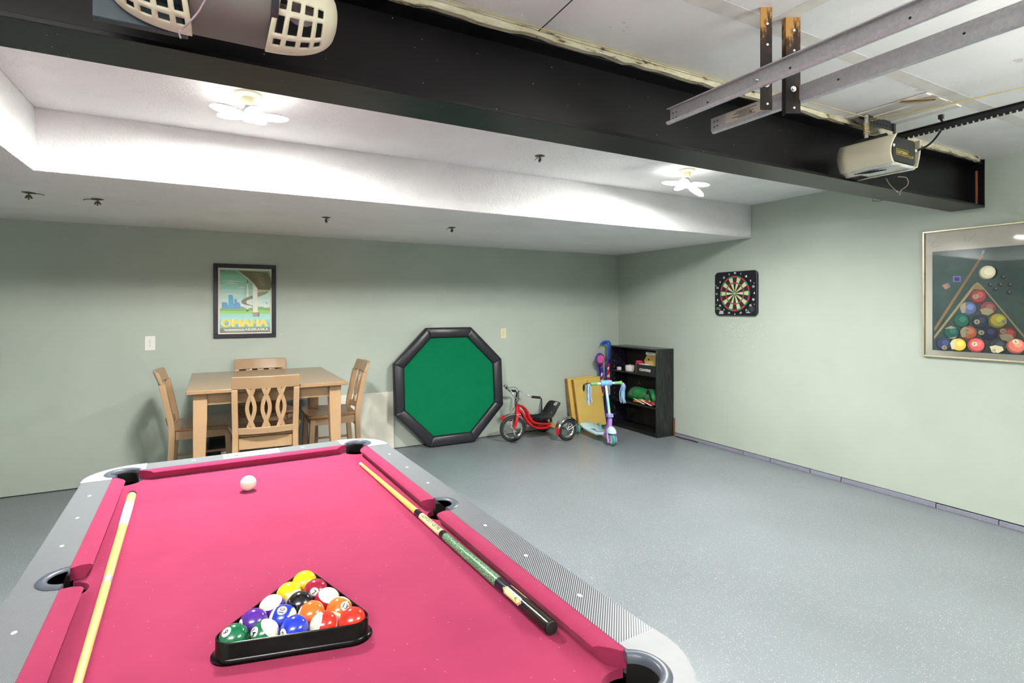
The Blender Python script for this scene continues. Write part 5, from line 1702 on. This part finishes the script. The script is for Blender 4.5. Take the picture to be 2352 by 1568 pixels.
# side covers: curved sheets running along y
for sx in (-1, 1):
    prof = []
    for i in range(13):
        a = radians(100 - i * 14.5)
        prof.append((.128 + .0 * a, .15 - i * .0105) if False else (.112 + .024 * sin(radians(15 * i)), .150 - .0112 * i))
    # roll under at the bottom
    x_b, z_b = prof[-1]
    for i in range(1, 6):
        a = radians(18 * i)
        prof.append((x_b - .058 * sin(a), z_b - .014 * (1 - cos(a)) - .006 * sin(a)))
    b = MB(); rings = []
    for k, yy in enumerate((-.135, -.128, -.06, .02, .10, .14)):
        s_ = 1.0 if k > 0 else .985
        cut = 1.0
        rings.append([(sx * px_ * s_, yy + (.016 * sin(pi * j / len(prof)) if k <= 1 else 0), pz_) for j, (px_, pz_) in enumerate(prof)])
    b.loft(rings, closed_ring=False, caps=False)
    o = b.build('side_cover', M_cream, op, sharp=60, solid=.004)
    b = MB()
    for k in range(5):
        b.cbox((sx * (.100 - k * .010), .03 - .012 * k, prof[-2 - 0][1] - .0035 + .0028 * (k < 2) * 0), (.004, .085, .003))
    b.build('vent_slot', M_blackmatte, op)
b = MB(); b.box(-.112, .112, -.108, .135, .022, .150); b.build('chassis', M_black, op, bevel=.012)
b = MB(); b.prism(rrect(-.104, .104, .026, .148, .02), 0, .004, T(0, -.108, 0) @ RX(90))
b.mat(1)
Mf = T(-.018, -.1125, .075) @ RX(90)
b.text('CRAFTSMAN', .017, Mf, bold=.02, width=.098)
for (x0, x1, y0, y1) in ((-.056, .056, .014, .0155), (-.056, .056, -.0155, -.014), (-.056, -.0545, -.0155, .0155), (.0545, .056, -.0155, .0155)):
    b.box(x0, x1, y0, y1, 0, .0006, Mf)
b.text('1/2 HP', .014, T(.068, -.1125, .062) @ RX(90), bold=.02, width=.044)
b.build('front_panel', [mat('dark_panel', rgb(40, 40, 38), .45), mat('gold_print', rgb(196, 176, 70), .5)], op)
b = MB(); b.prism(rrect(-.108, .108, -.118, .09, .015), .004, .021); b.build('light_lens', M_lens, op, bevel=.006)
for sx in (-1, 1):
    b = MB(); b.lathe([(.001, .004), (.006, .004), (.008, 0)], 14, T(sx * .104, -.116, .10) @ RX(90)); b.build('screw', M_white, op)
b = MB(); b.prism([(-.09, 0), (.09, 0), (.075, .024), (-.075, .024)], -.003, .0, T(-.085, 0, .150) @ RZ(90) @ RX(90)); b.build('mounting_ear', M_dkmetal, op)
b = MB(); b.tube(bez([(.03, -.07, -.03), (.05, -.10, -.04), (.06, -.10, -.075), (.04, -.08, -.10), (.035, -.075, -.125)], 6), .0018, 6); b.tube(bez([(.02, -.02, -.03), (.022, -.04, -.07), (.034, -.07, -.11)], 5), .0018, 6); b.build('antenna_wire', mat('pale_wire', rgb(150, 140, 120), .6), op)
# drive rail
rl = thing('opener_rail', 'black opener rail with chain running from the opener toward the garage door', 'rail', (3.03, 1.44, 2.318))
b = MB(); b.box(-.004, .004, -4.8, .04, -.014, .012); b.box(-.016, .016, -4.8, .04, .010, .014); b.build('rail_bar', M_black, rl)
b = MB()
for k in range(90): b.cbox((0.012, .02 - k * .022, -.016), (.006, .014, .008)); 
b.build('chain', M_dkmetal, rl)
b = MB(); b.tube([(0.02, .03, .015), (.02, -4.8, .022)], .002, 6); b.build('pull_cord', M_yelwire, rl)
b = MB(); b.tube(bez([(.10, 0, -.07), (.12, -.06, -.04), (.10, -.12, .02), (.06, -.13, .05)], 6), .005, 8); b.cbox((.06, -.13, .06), (.018, .018, .02)); b.build('limit_cable', M_black, rl)
# hanger over the opener
hg = thing('opener_hanger', 'perforated steel angle and strap wound with yellow wire above the right opener', 'hanger', (2.975, 1.60, 0))
b = MB(); b.box(0, .285, -.002, 0, 2.415, 2.452); b.box(0, .285, -.002, .03, 2.450, 2.4655); 
b.build('perforated_angle', M_dkmetal, hg)
b = MB()
for k in range(9): b.prism(circ(.02 + k * .031, 2.432, .006, 10), 0, .0006, T(0, -.0022, 0) @ RX(90))
b.build('hole', M_blackmatte, hg)
b = MB(); b.box(-.012, .018, -.008, -.004, 2.325, 2.458); b.build('strap', M_galv, hg)
b = MB(); b.box(.262, .285, -.008, -.004, 2.312, 2.458); b.build('strap', M_dkmetal, hg)
b = MB()
hel = [(.003 + .020 * cos(k * .55), -.006 + .010 * sin(k * .55), 2.352 + k * .00075) for k in range(88)]
b.tube(hel, .0022, 5); b.tube([(.02, -.01, 2.355), (.05, -.03, 2.352), (.10, -.03, 2.346)], .0022, 5); b.build('wire_wrap', M_yelwire, hg)
b = MB(); b.tube([(-.008, .01, 2.458), (-.016, .0, 2.4655)], .004, 6); b.torus((-.012, -.012, 2.462), .006, .003, 12, 6, None, 'x'); b.build('eye_bolt', M_rust, hg)
# loose yellow cords along the ceiling
b = MB()
b.tube(bez([(2.98, 1.585, 2.44), (2.4, 1.62, 2.452), (1.9, 1.66, 2.455), (1.4, 1.655, 2.452), (.9, 1.660, 2.455), (.4, 1.652, 2.456), (-.4, 1.66, 2.455)], 8), .0018, 6)
tag(b.build('bell_wire', M_yelwire), 'thin yellow wire stapled along the ceiling above the beam', 'wire')
b = MB()
b.tube(bez([(2.99, 1.585, 2.435), (3.10, 1.2, 2.43), (3.2, .8, 2.44), (3.3, -.5, 2.455)], 8), .0016, 6)
b.tube(bez([(2.99, 1.585, 2.425), (3.06, 1.2, 2.415), (3.2, .6, 2.43), (3.25, -.5, 2.45)], 8), .0016, 6)
tag(b.build('door_rope', M_yelwire), 'pair of slack yellow cords above the black opener rail', 'cord')
b = MB(); b.tube([(1.035, 1.700, 2.440), (1.030, 1.690, 2.452), (1.034, 1.69, 2.458), (1.03, 1.62, 2.455), (1.028, 1.45, 2.460), (1.02, .9, 2.462)], .0018, 6)
tag(b.build('hanging_wire', M_blackmatte), 'thin dark wire stretched across the garage ceiling toward the beam', 'wire')
b = MB(); b.prism(rrect(-.012, .012, -.075, .075, .003), 0, .003, RZ(51)); b.mat(1).prism(circ(-.044, -.036, .007, 10), -.0005, 0)
tag(b.build('metal_tab', [mat('brass_brown_tab', rgb(150, 116, 60), .5, .3), M_whiteink], None, (2.976, 1.356, ZG - .0145)), 'small brown metal tab screwed to the ceiling boards', 'metal tab')
b = MB().tube([(3.62, 1.90, ZS - .003), (3.62, 1.90, ZS - .015), (3.68, 1.90, ZS - .012), (3.72, 1.895, ZS - .002)], .002, 6)
tag(b.build('wire_clip', M_dkmetal), 'bent wire clip under the right part of the beam', 'clip')

# ---------------------------------------------------------------- garage door opener nearer the camera
o1 = thing('garage_opener', 'garage door opener with two cream grille covers in front of the beam', 'garage door opener', (.034, 1.475, 2.130))
M_gm = mat('warm_grey_metal', rgb(122, 122, 116), .55, .1, var=.1, scale=4)
# body: curved sheet metal between the covers, profile in y/z extruded along x
prof = [(.13, .018), (.06, .010), (-.01, .012), (-.050, .024), (-.074, .044), (-.080, .054), (-.076, .062), (-.062, .068), (-.02, .150), (.13, .160)]
b = MB(); b.loft([[(x, y_, z_) for y_, z_ in prof] for x in (-.085, .085)]); b.build('chassis', M_gm, o1, sharp=25)
b = MB(); b.tube([(-.085, -.079, .058), (.085, -.079, .058)], .006, 8); b.build('trim_bead', mat('magenta_bead', rgb(130, 40, 84), .3), o1)
b = MB(); b.box(-.084, .084, -.056, .13, .080, .172); b.build('top_housing', mat('dark_violet_metal', rgb(54, 48, 62), .4, .3), o1, bevel=.01)
for sx in (-1, 1):
    # flange plate
    b = MB(); b.loft([[(sx * x, y_ * 1.06 - .004, z_ * 1.03 - .002) for y_, z_ in prof] for x in (.085, .102)]); b.build('end_flange', M_dkmetal, o1, bevel=.002)
    # dome cover with grille
    NUc, NVc = 30, 54
    vs, fs = [], []
    for i in range(NUc + 1):
        u = i / NUc                       # 0 at inner edge, 1 at outer tip
        for j in range(NVc + 1):
            v = j / NVc                   # 0 bottom-back .. 1 top-front
            a = radians(-100 + 215 * v)   # angle round the x axis, 0 = toward the camera (-y)
            k = sqrt(max(0.0, 1 - (u * .995) ** 2.3))
            ry, rz = .105 * (.30 + .70 * k) , .105 * (.22 + .78 * k)
            x = .100 + .148 * u
            lip = .020 * max(0, -sin(a)) * (1 - u) ** 2
            vs.append((sx * x - sx * lip, .035 - ry * cos(a) , .085 + rz * sin(a)))
    ucells = [(2, 5), (7, 11), (13, 17), (19, 22)]
    vcells = [(6, 9), (11, 17), (19, 22)]
    for i in range(NUc):
        for j in range(NVc):
            hole = any(c0 <= i < c1_ for c0, c1_ in ucells) and any(c0 <= j < c1_ for c0, c1_ in vcells)
            if hole: continue
            a = i * (NVc + 1) + j
            fs.append((a, a + 1, a + NVc + 2, a + NVc + 1))
    b = MB(); b.add(vs, fs)
    cv = b.build('light_cover', M_cream, o1, sharp=80, solid=.004)
    b = MB(); b.ell((sx * .165, .03, .085), (.038, .028, .028), 16, 10); b.tube([(sx * .10, .03, .085), (sx * .14, .03, .085)], .014, 12); b.build('light_bulb', mat('dull_bulb' + str(sx), rgb(206, 200, 196), .3), cv)
b = MB(); b.tube(bez([(-.075, -.075, .07), (-.045, -.10, .06), (-.040, -.105, .03), (-.062, -.09, -.02), (-.085, -.085, -.055), (-.100, -.085, -.075), (-.098, -.085, -.090)], 6), .0022, 6); b.build('antenna_wire', mat('violet_wire', rgb(150, 130, 144), .5), o1)
b = MB(); b.box(-.277, -.09, .06, .085, -.018, .17); b.build('slate_plate', mat('dark_slate', rgb(56, 66, 74), .4, .3), o1, bevel=.003)  # plain dark bluish plate behind the left cover
for sx in (-1, 1):
    b = MB(); b.box(sx * .075 - .012, sx * .075 + .012, .06, .064, .165, ZG - 2.130); b.build('strap', M_dkmetal, o1)
rl1 = thing('opener_rail', 'black opener rail above the camera running from the left opener', 'rail', (.04, 1.41, 2.235))
b = MB(); b.box(-.004, .004, -4.7, .03, -.014, .012); b.box(-.016, .016, -4.7, .03, .010, .014); b.build('rail_bar', M_black, rl1)

# ---------------------------------------------------------------- light
# unseen uplights added behind the camera to brighten the garage half
M_led2 = m_emit('fill_tube_light', (1.0, 0.985, 0.95, 1), EMIT2)
def fill_light(x, y, z, label):
    o = thing('fill_light', label, 'lamp', (x, y, z), (0, 0, 0), 'added fill lights behind the camera')
    b = MB(); b.prism([(-.09, .05), (-.06, 0), (.06, 0), (.09, .05), (.085, .05), (.056, .004), (-.056, .004), (-.085, .05)], -.62, .62, RZ(90) @ RX(90)); b.build('housing', M_white, o)
    for sy in (-1, 1):
        b = MB(); b.tube([(-.60, sy * .03, .035), (.60, sy * .03, .035)], .013, 12); b.build('tube', M_led2, o)
    la = bpy.data.lights.new('fill_area_light', 'AREA'); la.shape = 'RECTANGLE'
    la.size = 1.2; la.size_y = .10; la.energy = FILL_W; la.color = (1.0, .985, .95)
    lo = bpy.data.objects.new('fill_area_light', la); COL.objects.link(lo); lo.parent = o
    lo.matrix_local = T(0, 0, .0495) @ RX(180)
    for sx in (-1, 1):
        b = MB(); b.tube([(sx * .5, 0, .0), (sx * .5, 0, ZG - z)], .003, 6); b.build('chain', M_chrome, o)
fill_light(-.9, -.75, 1.98, 'added unseen fill light hanging behind the camera, left one')
fill_light(2.6, -.75, 1.98, 'added unseen fill light hanging behind the camera, right one')
w = bpy.data.worlds.new('world'); SC.world = w; w.use_nodes = True
w.node_tree.nodes['Background'].inputs[0].default_value = (1, 1, 1, 1)
w.node_tree.nodes['Background'].inputs[1].default_value = 0.0
SC.view_settings.view_transform = 'Standard'
SC.view_settings.look = 'None'
SC.view_settings.gamma = 1.0
SC.view_settings.use_curve_mapping = False
SC.view_settings.exposure = 1.68
SC.cycles.max_bounces = 5
SC.cycles.diffuse_bounces = 3
SC.cycles.adaptive_threshold = 0.05
SC.cycles.glossy_bounces = 3
SC.cycles.transparent_max_bounces = 6
SC.cycles.caustics_reflective = False
SC.cycles.caustics_refractive = False
